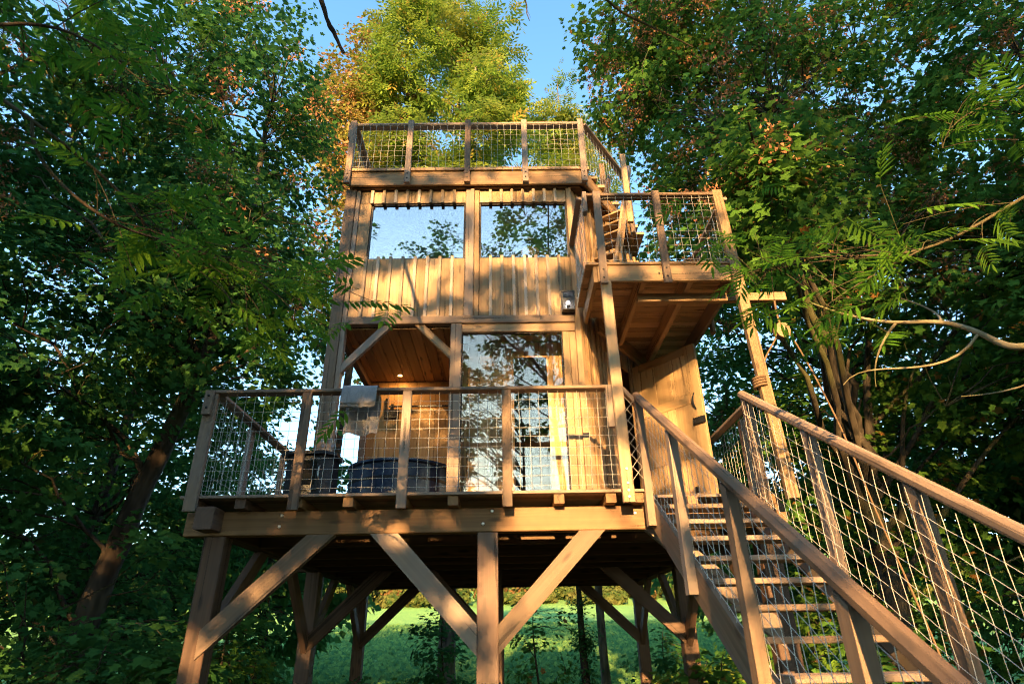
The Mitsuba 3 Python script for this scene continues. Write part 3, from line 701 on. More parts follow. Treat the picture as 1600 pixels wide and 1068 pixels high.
# pulley and rope under the cross beam
T_ = 'pulley_block'
say(T_, 'wooden pulley block hanging under the projecting beam of the balcony', 'pulley')
px_, py_, pz_ = 3.36, 0.22, 1.82
prof = []
for a in np.linspace(0, 2 * np.pi, 20, endpoint=False):
    r = 0.075 + 0.012 * math.cos(2 * a)
    prof.append((px_ + r * math.cos(a) * 0.95, pz_ + 1.5 * r * math.sin(a)))
put(f'{T_}__cheek', prism(prof, py_ - 0.05, py_ - 0.02), 'larch')
put(f'{T_}__cheek', prism(prof, py_ + 0.015, py_ + 0.045), 'larch')
put(f'{T_}__wheel', prism([(px_ + 0.06 * math.cos(a), pz_ + 0.06 * math.sin(a)) for a in np.linspace(0, 2 * np.pi, 20, endpoint=False)], py_ - 0.018, py_ + 0.013), 'steel')
bolts(f'{T_}__pin', [(px_ + 0.01, py_ - 0.05, pz_ - 0.01)], r=0.016)
put(f'{T_}__hanger', tube([(px_, py_, pz_ + 0.11), (px_ - 0.01, py_, pz_ + 0.25), (px_ + 0.0, py_, 2.224)], 0.012, 6), 'rope_fibre')
say('hoist_rope', 'brown rope running over the pulley and hanging down behind the stair rail', 'rope')
rp1 = [(2.86, -0.02, 1.12), (2.95, 0.05, 1.25), (3.10, 0.14, 1.50), (3.26, 0.2, 1.72), (3.31, 0.218, 1.86), (3.36, 0.218, 1.89), (3.42, 0.218, 1.83), (3.52, 0.21, 1.55), (3.66, 0.2, 1.0), (3.76, 0.17, 0.4), (3.85, 0.15, -0.3), (3.98, 0.1, -1.2), (4.1, 0.1, -2.2)]
def smoothline(p, n=6):
    p = A(p, float)
    from scipy.interpolate import CubicSpline
    return CubicSpline(np.arange(len(p)), p)(np.linspace(0, len(p) - 1, (len(p) - 1) * n + 1))
put('hoist_rope__line', tube(smoothline(rp1), 0.010, 6), 'rope_fibre', smooth=True)
kn = merge([tube([(2.845 + 0.062 * math.cos(a), -0.09 + 0.07 * math.sin(a), 1.02 + 0.03 * k + 0.01 * math.cos(a)) for a in np.linspace(0, 2 * np.pi, 20)], 0.014, 6) for k in range(4)])
put('hoist_rope__lashing', kn, 'rope_fibre', smooth=True)

# ---------------------------------------------------------------- trees
def leaf_template(kind):
    """(points, triangles) of one leaf (or spray of leaflets), stalk at the origin, along +x, about 1 long."""
    if kind == 'lobed':
        half = [(0.0, 0.0), (0.10, 0.40), (0.34, 0.27), (0.60, 0.46), (0.68, 0.17), (1.0, 0.0)]
        P = [(0.42, 0, 0.0)] + [(x, y, -0.25 * y * y + 0.16 * y - 0.10 * x * x) for x, y in half] + [(x, -y, -0.25 * y * y + 0.16 * y - 0.10 * x * x) for x, y in half[-2:0:-1]]
        n = len(P) - 1
        return A(P), A([(0, 1 + (i + 1) % n, 1 + i) for i in range(n)])
    if kind == 'plain':
        return A([(0, 0, 0), (0.45, 0.36, 0.09), (1, 0, -0.06), (0.45, -0.36, 0.09)]), A([(0, 2, 1), (0, 3, 2)])
    if kind == 'spray':
        P, T = [], []
        for i, (x, s) in enumerate([(0.15, 1), (0.17, -1), (0.38, 1), (0.40, -1), (0.60, 1), (0.62, -1), (0.8, 0)]):
            a = s * 0.95
            d, q = A([math.cos(a), math.sin(a), -0.25]), A([-math.sin(a), math.cos(a), 0])
            o, L_ = A([x, 0, -0.18 * x * x]), 0.36
            n0 = len(P)
            P += [o, o + d * L_ * 0.45 + q * 0.062, o + d * L_, o + d * L_ * 0.45 - q * 0.062]
            T += [(n0, n0 + 2, n0 + 1), (n0, n0 + 3, n0 + 2)]
        return A(P), A(T)
    if kind == 'seedtuft':
        P, T, g = [], [], np.random.default_rng(3)
        for i in range(9):
            o = g.normal(0, 0.28, 3) + A([0, 0, -0.2])
            d = unit(g.normal(0, 1, 3) + A([0, 0, -1.2])) * 0.42
            q = unit(np.cross(d, g.normal(0, 1, 3))) * 0.11
            n0 = len(P)
            P += [o, o + d * 0.7 + q, o + d, o + d * 0.7 - q]
            T += [(n0, n0 + 2, n0 + 1), (n0, n0 + 3, n0 + 2)]
        return A(P), A(T)
TEMPL = {k: leaf_template(k) for k in ('lobed', 'plain', 'spray', 'seedtuft')}
def frames(nrm, tan):
    n = nrm / (np.linalg.norm(nrm, axis=1, keepdims=True) + 1e-9)
    x = tan - n * (tan * n).sum(1, keepdims=True)
    x /= np.linalg.norm(x, axis=1, keepdims=True) + 1e-9
    return np.stack([x, np.cross(n, x), n], -1)
def scatter(kind, pos, size, R, uv):
    P, T = TEMPL[kind]
    V = np.einsum('kij,nj->kni', R, P) * size[:, None, None] + pos[:, None]
    Fx = T[None] + (np.arange(len(pos)) * len(P))[:, None, None]
    return V.reshape(-1, 3), Fx.reshape(-1, 3), np.repeat(uv, len(P), 0)
def curve(p0, p1, lift, n=7, wob=0.0, g=None):
    s = np.linspace(0, 1, n)[:, None]
    p = A(p0) * (1 - s) + A(p1) * s + A([0, 0, 1.0]) * lift * (s * (1 - s)) * 4
    if wob and g is not None:
        w = g.normal(0, wob, (n, 3)); w[0] = 0; w[-1] = 0
        p = p + w
    return p
def tree(name, label, trunk, r0, blobs, leaf='lobed', mat='leaf_sycamore', size=0.14, per=34, spread=0.42, bark='bark', seed=1, group=None, cat='tree',
         tufts=0, flat=0.6, gaps=0.42, limbs=7, up=0.8, forks=(), keep=None, seedblobs=None, bare=False, twig=0.008):
    """trunk: polyline; blobs: (centre, radii, number of leaf clumps). Limbs run from the trunk into each blob, twigs from limbs to clumps."""
    g = np.random.default_rng(seed)
    key = numbered(name)
    say(key, label, cat, group)
    trunk = A(trunk, float)
    tp = smoothline(trunk, 5)
    rad = r0 * (1 - 0.88 * np.linspace(0, 1, len(tp)) ** 0.9)
    rad[0] *= 1.35
    tv_, tf_ = tube(tp, rad, 12)
    tv_ += (meshkit.noise(tv_ * 3.0, seed)[:, None] - 0.5) * r0 * 0.18
    wood = [(tv_, tf_)]
    put(f'{key}__trunk', wood[0], bark, smooth=True, z=0)
    br = []
    for f in forks:
        fp = smoothline(f[0], 5)
        br.append(tube(fp, f[1] * (1 - 0.75 * np.linspace(0, 1, len(fp))), 8))
    cl = []
    for c, rr, n in blobs:
        c, rr = A(c, float), A(rr, float)
        m = 0
        pts = []
        while len(pts) < n and m < 60:
            m += 1
            d = g.normal(0, 1, (n * 3, 3)); d /= np.linalg.norm(d, axis=1, keepdims=True)
            q = d * (g.random((n * 3, 1)) ** 0.42)
            q = c + q * rr * (0.8 + 0.4 * meshkit.noise(d * 2.2 + seed, seed)[:, None])
            ok = meshkit.noise(q * 0.75 + 5.1 * seed, seed + 3) > gaps - 0.12 * g.random(len(q))
            if keep is not None:
                ok &= keep(q)
            pts += list(q[ok])
        pts = A(pts[:n])
        if not len(pts):
            continue
        ends = pts[g.choice(len(pts), min(limbs, len(pts)), replace=False)]
        paths = []
        for e in ends:
            hd = np.linalg.norm(e[:2] - tp[:, :2], axis=1)
            want = e[2] - 0.75 * hd
            i = int(np.clip(np.argmin(np.abs(tp[:, 2] - want) + 0.15 * hd), 3, len(tp) - 2))
            L_ = np.linalg.norm(e - tp[i])
            pth = curve(tp[i], e, 0.10 * L_, 9, 0.022 * L_, g)
            paths.append(pth)
            r1 = min(rad[i] * 0.5, 0.011 * L_ + 0.010)
            br.append(tube(pth, r1 * (1 - 0.8 * np.linspace(0, 1, 9)), 6))
        allp = np.vstack([p[2:] for p in paths] + [tp[len(tp) // 3:]])
        for q in pts:
            d = np.linalg.norm(allp - q, axis=1) + np.where(allp[:, 2] > q[2] + 0.2, 0.8, 0)
            o = allp[int(np.argmin(d))]
            L_ = np.linalg.norm(q - o)
            if 0.15 < L_ < 6:
                br.append(tube(curve(o, q, 0.08 * L_, 5, 0.05 * L_, g), np.linspace(twig + 0.004 * L_, 0.004, 5), 4))
        cl.append((pts, np.tile(c, (len(pts), 1))))
    put(f'{key}__branches', merge(br), bark, smooth=True, z=0)
    if bare:
        return key
    pts, cen = np.vstack([a for a, _ in cl]), np.vstack([b for _, b in cl])
    k = np.maximum(3, (per * (0.5 + g.random(len(pts)))).astype(int))
    idx = np.repeat(np.arange(len(pts)), k)
    off = g.normal(0, 1, (len(idx), 3)); off /= np.linalg.norm(off, axis=1, keepdims=True)
    off *= (g.random((len(idx), 1)) ** 0.5) * spread * (0.7 + 0.6 * g.random(len(pts)))[idx][:, None]
    off[:, 2] *= flat
    pos = pts[idx] + off
    pos[:, 2] -= 0.25 * (off[:, 0] ** 2 + off[:, 1] ** 2)
    if keep is not None:
        ok = keep(pos)
        pos, idx, off = pos[ok], idx[ok], off[ok]
    out = pos - cen[idx]; out /= np.linalg.norm(out, axis=1, keepdims=True) + 1e-9
    nrm = A([0, 0, up]) + 0.45 * out + g.normal(0, 0.38, pos.shape)
    tan = out * 0.8 + off / spread + g.normal(0, 0.5, pos.shape) + A([0, 0, -0.35])
    R = frames(nrm, tan)
    sz = size * (0.5 + 0.85 * g.random(len(pos)))
    v, f, uv = scatter(leaf, pos, sz, R, g.random((len(pos), 2)))
    put(f'{key}__crown', (v, f, uv), mat, z=0)
    if tufts:
        sp = pts if seedblobs is None else pts[seedblobs(pts)]
        sp = sp[g.choice(len(sp), min(tufts, len(sp)), replace=False)]
        m = 13
        q = np.repeat(sp, m, 0) + g.normal(0, 0.13, (len(sp) * m, 3)) + A([0, 0, -0.12])
        Rr = frames(g.normal(0, 0.5, q.shape) + A([0, 0, 1.0]), g.normal(0, 1, q.shape))
        put(f'{key}__seed_clusters', scatter('seedtuft', q, 0.17 * (0.7 + 0.6 * g.random(len(q))), Rr, g.random((len(q), 2))), 'seed', z=0)
    return key

def right_of_cabin(q):
    """keeps branches out of the cabin, its terrace and the balcony"""
    x, y, z = q[:, 0], q[:, 1], q[:, 2]
    inside = (x > -2.6) & (x < 3.02) & (y > -0.6) & (y < 6.5) & (z < 9.2)
    stairs = (x > 0.9) & (x < 3.3) & (y < 0.6) & (y > -5.5) & (z < 5.2)
    view = (np.abs(x - CAM[0]) < 1.2) & (np.abs(y - CAM[1]) < 1.6)
    return ~(inside | stairs | view)

tree('sycamore_tree', 'big dark sycamore with a leaning trunk, left of the deck',
     [(-6.5, 4.2, -0.1), (-6.25, 4.2, 1.9), (-5.9, 4.3, 4.2), (-5.45, 4.4, 6.4), (-5.3, 4.7, 9), (-5.5, 5.0, 12), (-5.6, 5.2, 14)], 0.24,
     [((-6.9, 5.0, 12.0), (3.3, 3.0, 5.2), 440), ((-5.2, 4.4, 8.0), (2.4, 2.6, 3.0), 200), ((-7.8, 3.0, 6.5), (2.8, 2.2, 3.2), 200), ((-7.0, 4.5, 2.6), (2.6, 2.4, 1.6), 90)],
     'lobed', 'leaf_dark', 0.135, 44, 0.48, seed=11, tufts=55, keep=right_of_cabin, seedblobs=lambda p: p[:, 2] > 7.5)
tree('sycamore_tree', 'tall dark sycamore at the left edge, behind the nearest leaves',
     [(-10.5, 1.8, -0.1), (-10.4, 1.9, 3), (-10.6, 2.2, 7), (-10.8, 2.6, 12), (-10.9, 2.8, 16)], 0.22,
     [((-10.6, 2.6, 11.5), (3.4, 3.2, 6.0), 330), ((-9.2, 1.6, 4.6), (2.2, 2.0, 2.6), 130)], 'lobed', 'leaf_dark', 0.17, 32, 0.5, seed=12, tufts=25)
tree('sycamore_tree', 'broad sycamore in the shade behind the big leaning sycamore on the left',
     [(-11, 11, 0), (-11, 11, 4), (-10.8, 11, 9), (-10.9, 11.2, 15)], 0.25,
     [((-11.0, 11, 10.5), (5.4, 3.4, 9.0), 460), ((-7.4, 10.5, 7.0), (2.4, 2.4, 6.0), 150)], 'plain', 'leaf_dark', 0.2, 36, 0.6, seed=13)
tree('sycamore_tree', 'sycamore turning orange in the evening sun, left of the roof terrace',
     [(-5.4, 13, 0), (-5.3, 13, 5), (-5.1, 13.0, 10), (-5.0, 13.1, 16), (-5.4, 13, 24)], 0.22,
     [((-5.3, 12.6, 21.0), (2.5, 2.2, 4.8), 540), ((-4.8, 12.8, 14.0), (2.2, 2.2, 4.4), 170)], 'plain', 'leaf_autumn', 0.17, 40, 0.45, seed=14, tufts=60)
tree('ash_tree', 'tall pale green ash glowing in the sun above the roof terrace',
     [(-1.4, 11.5, 0), (-1.4, 11.5, 5), (-1.3, 11.4, 10), (-1.1, 11.4, 16), (-0.9, 11.5, 22), (-1, 11.5, 26)], 0.24,
     [((-3.3, 11.3, 22.5), (2.0, 2.0, 4.6), 160), ((-0.5, 11.3, 22.0), (1.8, 1.8, 3.8), 140), ((-0.4, 11.2, 17.6), (2.0, 2.0, 2.4), 130), ((-3.0, 11.2, 17.4), (1.6, 1.8, 2.6), 100), ((-0.8, 11.4, 12.6), (3.2, 2.0, 2.6), 150)], 'spray', 'leaf_ash', 0.60, 17, 0.42, 'bark_pale', seed=15, gaps=0.55, limbs=12, twig=0.014)
tree('ash_tree', 'slender young ash against the sky right of the tall ash',
     [(2.7, 12, 0), (2.7, 12, 6), (2.8, 12, 12), (2.6, 12, 18.5), (2.5, 12, 22.6)], 0.12,
     [((2.55, 12, 20.4), (1.25, 1.1, 2.5), 70), ((3.2, 12.2, 16.4), (1.5, 1.2, 2.6), 80)], 'spray', 'leaf_ash', 0.52, 17, 0.5, 'bark_pale', seed=16, limbs=7)
tree('sycamore_tree', 'large sycamore with a forked trunk and brown seed clusters, right of the balcony',
     [(6.05, 4.1, -0.1), (6.1, 4.1, 1.3), (6.12, 4.1, 2.8), (6.08, 4.1, 4.0), (6.2, 4.1, 5.6), (6.35, 4.2, 7.4), (6.6, 4.5, 10), (6.7, 4.6, 13), (6.8, 4.6, 16)], 0.21,
     [((6.9, 4.6, 13.4), (4.3, 3.2, 5.2), 460), ((3.9, 4.4, 14.6), (2.1, 2.0, 3.2), 190), ((4.7, 4.2, 9.6), (1.9, 2.2, 2.6), 130), ((8.8, 3.6, 7.4), (3.2, 2.4, 3.4), 300), ((5.4, 2.6, 8.2), (1.6, 1.5, 1.9), 80), ((6.6, 5.2, 4.2), (2.4, 1.4, 2.4), 120), ((3.75, 0.4, 7.0), (0.9, 0.9, 1.3), 55)],
     'lobed', 'leaf_sycamore', 0.135, 40, 0.47, 'bark_mid', seed=17, tufts=260, keep=right_of_cabin, seedblobs=lambda p: p[:, 2] > 7.0,
     forks=[([(6.08, 4.1, 4.0), (6.45, 4.15, 4.7), (6.75, 4.2, 5.9), (7.3, 4.2, 7.6), (7.6, 4.3, 9.5)], 0.10), ([(6.1, 4.1, 2.6), (6.6, 4.0, 3.6), (6.9, 3.9, 4.8), (7.6, 3.8, 6.2)], 0.07),
            ([(6.12, 4.1, 2.2), (7.0, 4.0, 3.2), (8.2, 3.9, 4.4), (9.6, 3.8, 5.4)], 0.07)])
tree('sycamore_tree', 'dark leafy sycamore at the right edge behind the stair rail',
     [(11.0, 2.4, -0.1), (11.0, 2.4, 3), (11.2, 2.6, 7), (11.4, 3.0, 12), (11.5, 3.0, 16)], 0.22,
     [((11.4, 3.0, 12.0), (3.6, 3.2, 6.0), 340), ((9.8, 1.8, 5.2), (2.4, 2.0, 2.8), 170), ((8.6, 3.0, 2.0), (2.4, 2.0, 1.5), 70)], 'lobed', 'leaf_sycamore', 0.17, 32, 0.5, 'bark_mid', seed=18, tufts=50, seedblobs=lambda p: p[:, 2] > 8)
tree('sycamore_tree', 'broad dark sycamore behind the forked sycamore on the right',
     [(10, 11, 0), (10, 11, 4), (9.9, 11, 9), (9.8, 11.2, 15)], 0.25,
     [((10.2, 11, 11.5), (6.0, 3.4, 9.5), 520), ((6.4, 10.6, 7.0), (2.6, 2.4, 5.6), 170)], 'plain', 'leaf_dark', 0.2, 36, 0.6, seed=19)
# slim trunks and saplings seen between the posts
tree('ivy_tree', 'slim dark trunk wrapped in ivy behind the deck, right of the centre post', [(1.95, 10, -0.05), (1.92, 10, 1.4), (1.9, 10, 2.9), (1.95, 10, 6), (2.1, 10.2, 10)], 0.12,
     [((1.95, 10, 1.6), (0.24, 0.24, 1.4), 46), ((2.1, 10.2, 9.0), (1.8, 1.4, 2.6), 50)], 'plain', 'leaf_dark', 0.09, 26, 0.22, seed=20, gaps=0.2, limbs=6)
tree('ivy_tree', 'ivy covered trunk behind the right back post of the deck', [(7.2, 10.4, -0.05), (7.1, 10.4, 1.4), (7.1, 10.4, 3), (7.0, 10.5, 8)], 0.12,
     [((7.1, 10.4, 1.8), (0.24, 0.24, 1.5), 40)], 'plain', 'leaf_dark', 0.09, 26, 0.22, seed=21, gaps=0.2, limbs=5)
def sapling(label, x, y, h, w, n, seed, mat='leaf_dark', size=0.12, leaf='lobed', per=16, gaps=0.36):
    gz = float(ground_h(x, y))
    tree('sapling', label, [(x, y, gz - 0.05), (x + 0.05, y, gz + h * 0.3), (x - 0.04, y, gz + h * 0.65), (x + 0.06, y, gz + h)], 0.022 + 0.006 * h,
         [((x, y, gz + h * 0.58), (w, w * 0.8, h * 0.48), n)], leaf, mat, size, per, 0.30, seed=seed, limbs=7, gaps=gaps, cat='sapling', twig=0.004)
sapling('leafy sapling below the left braces, before the field', -1.2, 8.4, 2.6, 0.75, 46, 31)
sapling('leafy sapling between the centre post and the ivy trunk', 0.75, 8.6, 2.7, 0.8, 34, 32, 'leaf_sycamore', 0.11)
sapling('low sunlit maple bush by the foot of the stairs post', 3.7, 6.4, 1.35, 0.8, 46, 33, 'leaf_ash', 0.13)
sapling('dark bush at the right behind the ivy trunk', 3.6, 9.0, 2.0, 0.9, 46, 34)
sapling('dark leafy bush filling the lower left corner', -4.7, 2.3, 1.9, 1.25, 90, 35)
sapling('dense dark bush beside the left front post', -3.9, 3.9, 2.1, 0.85, 76, 36, 'leaf_sycamore')
sapling('low bush in the dark at the left edge', -6.6, 0.8, 2.2, 1.2, 90, 38)
sapling('shaded bush under the stairs on the right', 4.9, 2.3, 1.9, 1.0, 90, 39, 'leaf_sycamore')
sapling('dark bush right of the stairs at the right edge', 6.9, 1.0, 2.0, 1.1, 90, 40)
sapling('sunlit bush beneath the stair treads', 3.1, 3.4, 1.5, 0.6, 50, 41, 'leaf_sycamore')
sapling('low bush by the left middle post', -2.1, 6.1, 1.2, 0.7, 46, 42)
sapling('dark shrub behind the right back post', 5.4, 8.4, 2.3, 1.0, 70, 44)
sapling('drooping sapling close to the left front post', -3.3, 1.2, 1.5, 0.7, 60, 45)
sapling('shrub with pale leaves under the left brace', -1.5, 5.2, 1.1, 0.7, 50, 46, 'leaf_sycamore', 0.10)
sapling('dark shrub left of the leaning trunk', -8.6, 3.2, 2.6, 1.3, 90, 47)
sapling('dark shrub behind the forked trunk, right of the stairs', 7.6, 7.2, 2.8, 1.3, 100, 61, 'leaf_sycamore')
sapling('wide shrub hiding the field right of the stairs', 9.6, 5.6, 2.7, 1.4, 110, 62)
sapling('shrub in the lower right corner behind the handrail', 8.8, 2.4, 2.4, 1.2, 100, 63)
sapling('tall shrub behind the right edge of the stairs', 5.2, 5.2, 2.6, 1.0, 90, 64, 'leaf_sycamore')
sapling('shrub behind the left middle brace', -4.9, 6.4, 2.4, 1.1, 90, 65)
sapling('wide dark shrub behind the leaning trunk', -7.4, 7.0, 2.8, 1.4, 110, 66)
sapling('dark shrub far left behind the low bushes', -10.2, 5.0, 2.8, 1.5, 110, 67)
# trees behind the viewer, mirrored in the glass and shading the cabin
tree('ash_tree', 'open branched ash mirrored in the lower window, behind the viewer', [(3.2, -19.5, 0), (3.0, -19.5, 5), (2.6, -19.3, 9), (2.4, -19.2, 14), (2.8, -19, 26)], 0.26,
     [((3.2, -19.3, 18.5), (4.6, 3.2, 9.0), 480), ((-2.8, -19.0, 18.6), (2.4, 2.0, 3.4), 90)], 'plain', 'leaf_dark', 0.24, 26, 0.55, seed=51, gaps=0.46, limbs=26)
tree('sycamore_tree', 'clumpy young sycamore dappling the front of the cabin, behind the viewer', [(0.8, -17.5, 0), (0.8, -17.5, 4), (0.9, -17.4, 8), (0.8, -17.4, 11)], 0.14,
     [((-1.0, -17.5, 8.6), (2.8, 2.0, 4.8), 128), ((-3.0, -17.0, 12.0), (1.9, 1.5, 1.6), 40)], 'plain', 'leaf_dark', 0.24, 34, 0.36, seed=57, gaps=0.44, limbs=20,
     keep=lambda q: (q[:, 0] < -1.25) | (q[:, 2] > 9.3) | (meshkit.noise(q * 0.9, 8) > 0.66))
tree('sycamore_tree', 'dense sycamore shading the left of the deck, behind the viewer', [(-5.8, -15.5, 0), (-5.8, -15.5, 5), (-5.7, -15.4, 11)], 0.26,
     [((-5.9, -15.5, 6.9), (4.3, 2.6, 5.0), 330)], 'plain', 'leaf_dark', 0.28, 64, 0.62, seed=52, gaps=0.38)
tree('sycamore_tree', 'dense sycamore shading the left trees, behind the viewer', [(-14, -16, 0), (-14, -16, 6), (-14, -16, 14)], 0.3,
     [((-13.5, -16, 9.5), (5.6, 3.2, 8.0), 420)], 'plain', 'leaf_dark', 0.30, 56, 0.7, seed=53, gaps=0.36)
tree('sycamore_tree', 'round sycamore shading the forked trunk on the right, behind the viewer', [(5.6, -16, 0), (5.6, -16, 4), (5.7, -16, 9)], 0.18,
     [((5.6, -16, 7.4), (2.6, 2.0, 3.8), 80)], 'plain', 'leaf_dark', 0.28, 60, 0.62, seed=58, gaps=0.44)
tree('sycamore_tree', 'tall sycamore mirrored in the upper right window, behind the viewer', [(9.0, -23, 0), (9.0, -23, 6), (9.0, -23, 16)], 0.28,
     [((8.0, -23, 14), (4.8, 3.2, 9.0), 320)], 'plain', 'leaf_dark', 0.22, 30, 0.65, seed=54, gaps=0.47)

# crowns over the viewer's head, out of the frame: they shade this clearing
tree('sycamore_tree', 'sycamore overhanging the viewer from the left', [(-9.5, -8, 0), (-9.5, -8, 5), (-9.2, -8, 12)], 0.3,
     [((-8.6, -7.5, 12.5), (4.6, 4.8, 4.2), 330)], 'plain', 'leaf_dark', 0.22, 34, 0.65, seed=55, gaps=0.38)
tree('sycamore_tree', 'sycamore overhanging the viewer from the right', [(9.5, -9, 0), (9.5, -9, 5), (9.2, -9, 12)], 0.3,
     [((8.4, -8.5, 12.5), (4.8, 4.8, 4.2), 330)], 'plain', 'leaf_dark', 0.22, 34, 0.65, seed=56, gaps=0.38)

# the wood round the clearing
def wood_tree(x, y, h, w, seed, label, group=None, n=150, mat='leaf_dark', size=0.40, low=0.12, name='woodland_tree'):
    gz = float(ground_h(x, y))
    tree(name, label, [(x, y, gz - 0.1), (x + 0.1, y, gz + h * 0.3), (x - 0.1, y, gz + h * 0.6), (x, y, gz + h * 0.95)], 0.02 * h,
         [((x, y, gz + h * (0.5 + low / 2)), (w, w * 0.8, h * (0.5 - low / 2)), n)], 'plain', mat, size, 44, 0.85, seed=seed, limbs=9, gaps=0.30, group=group, twig=0.02)
for k, (x, y, h, w) in enumerate([(-30, -32, 20, 4.6), (-22, -31, 21, 4.6), (-14.5, -29, 20, 4.2), (-5.5, -34, 8.0, 4.0), (1.5, -33, 8.5, 4.0), (9, -32, 21, 4.2), (16, -29, 20, 4.6), (23, -31, 21, 4.6), (31, -32, 20, 4.8),
                                  (-25, -20, 20, 4.6), (-27, -9, 19, 4.6), (18, -17, 19, 4.4), (25, -20, 20, 4.6), (27, -9, 19, 4.6)]):
    wood_tree(x, y, h, w, 200 + k, ('leftmost tall tree', 'second tall tree from the left', 'third tall tree from the left', 'left one of two low trees', 'right one of two low trees', 'fourth tall tree from the right',
              'third tall tree from the right', 'second tall tree from the right', 'rightmost tall tree', 'tree on the far left flank', 'tree on the near left flank', 'inner tree on the right flank',
              'outer tree on the right flank', 'tree on the near right flank')[k] + ' of the wood behind the viewer', 'trees behind the viewer', size=0.5)
for k, (x, y, h, w, n, lab) in enumerate([(-20, 3, 17, 4.2, 150, 'dark woodland tree at the far left edge, seen through the sycamore leaves'), (-21, 13, 18, 4.8, 150, 'dark woodland tree far back on the left'),
                                  (-14.5, 17, 12, 4.6, 130, 'lower woodland tree at the back left, over the leaning trunk'), (20, 2, 17, 4.4, 150, 'dark woodland tree at the far right edge'),
                                  (21, 12, 18, 5.0, 150, 'dark woodland tree far back on the right'), (14.5, 18, 13, 5.0, 150, 'lower woodland tree at the back right behind the forked trunk'),
                                  (-9.0, 19, 10, 4.4, 130, 'dark woodland tree low behind the left of the deck'), (-16, 8.5, 12, 3.8, 130, 'dark woodland tree between the leaning trunk and the left edge'),
                                  (10.5, 19, 12, 4.4, 130, 'dark woodland tree behind the stair rail on the right'), (16, 8, 13, 4.0, 140, 'dark woodland tree right of the forked trunk'),
                                  (13.5, 3.5, 8, 3.2, 110, 'low dark woodland tree at the lower right edge'), (-14, 3.5, 8, 3.2, 110, 'low dark woodland tree at the lower left edge'),
                                  (15.5, 11.5, 11, 3.8, 140, 'dark woodland tree behind the upper end of the stair rail'), (19, 7.5, 12, 4.0, 140, 'dark woodland tree filling the gap at the right edge'),
                                  (-18.5, 9, 11, 4.2, 140, 'dark woodland tree filling the gap at the left edge')]):
    wood_tree(x, y, h, w, 300 + k, lab, n=n, low=0.02)

# ---------------------------------------------------------------- near branches reaching into the view
def frond_mesh(n_pairs, length, leaflet, wide, seed):
    g = np.random.default_rng(seed)
    P, T = [], []
    def rach(t):
        return A([t * length, 0.012 * math.sin(3 * t), -0.22 * length * t * t])
    for i in range(n_pairs):
        t = 0.22 + 0.72 * i / (n_pairs - 1)
        for s_ in (1, -1):
            a = s_ * (1.15 - 0.35 * t) + g.normal(0, 0.10)
            L_ = leaflet * (0.75 + 0.45 * math.sin(math.pi * (0.25 + 0.6 * t))) * (0.9 + 0.2 * g.random())
            d = A([math.cos(a), math.sin(a), -0.25 + g.normal(0, 0.10)]); q = A([-math.sin(a), math.cos(a), 0.0])
            blade(P, T, rach(t + g.normal(0, 0.01)), d, q, L_, wide)
    blade(P, T, rach(1.0), A([1, 0, -0.4]), A([0, 1, 0]), leaflet * 1.05, wide)
    v, f = tube([rach(t) for t in np.linspace(0, 1, 6)], np.linspace(0.0022, 0.001, 6), 4)
    return np.vstack([A(P), v]), np.vstack([A(T), f + len(P)])
def blade(P, T, o, d, q, L_, wide):
    n0 = len(P)
    for t, w in ((0.0, 0.0), (0.22, 0.75), (0.5, 1.0), (0.78, 0.6), (1.0, 0.0)):
        c = o + d * L_ * t + A([0, 0, -0.10 * L_ * t * t])
        P.extend([c + q * w * wide + A([0, 0, 0.25 * w * wide]), c, c - q * w * wide + A([0, 0, 0.25 * w * wide])])
    for k in range(4):
        b = n0 + 3 * k
        for x in (0, 1):
            T.extend([(b + x, b + x + 1, b + x + 4), (b + x, b + x + 4, b + x + 3)])
def near_branch(name, label, lines, radii, n, spec, seed, mat='leaf_frond', bark='bark', reach=0.16, start=0.2, extra=(), keep=None):
    g = np.random.default_rng(seed)
    key = numbered(name)
    say(key, label, 'branch')
    L_ = [smoothline(l, 5) for l in lines]
    tubes = [tube(p, r * (1 - 0.75 * np.linspace(0, 1, len(p))), 8) for p, r in zip(L_, radii)]
    variants = [frond_mesh(*spec, seed=seed + k) for k in range(5)]
    dicts, sites = [], []
    for v, f in variants:
        dicts.append(mikit.ply((v, f), mat, uv=np.tile(g.random((1, 2)) * [1, 0.9], (len(v), 1))))
    allp = np.vstack([p[int(len(p) * start):] for p in L_])
    made = 0
    for k in range(n):
        b = allp[g.integers(len(allp))]
        o = b + g.normal(0, 1, 3) * A([reach, reach, reach * 0.8]) if not len(extra) or k % 2 else A(extra[g.integers(len(extra))]) + g.normal(0, 1, 3) * reach
        L0 = np.linalg.norm(o - b)
        if L0 < 0.9:
            tubes.append(tube(curve(b, o, 0.03, 4), [0.0035, 0.003, 0.0025, 0.002], 4))
        az = g.uniform(0, 2 * math.pi)
        d = A([math.cos(az), math.sin(az), -0.35 + g.normal(0, 0.25)])
        R = frames((A([0, 0, 1.0]) + g.normal(0, 0.35, 3))[None], d[None])[0]
        sc = 0.8 + 0.4 * g.random()
        M = np.eye(4); M[:3, :3] = R * sc; M[:3, 3] = o
        scene[numbered(f'{key}__leaf')] = {**dicts[k % 5], 'to_world': mi.ScalarTransform4f(M.tolist())}
    put(f'{key}__twigs', merge(tubes), bark, smooth=True, z=0)
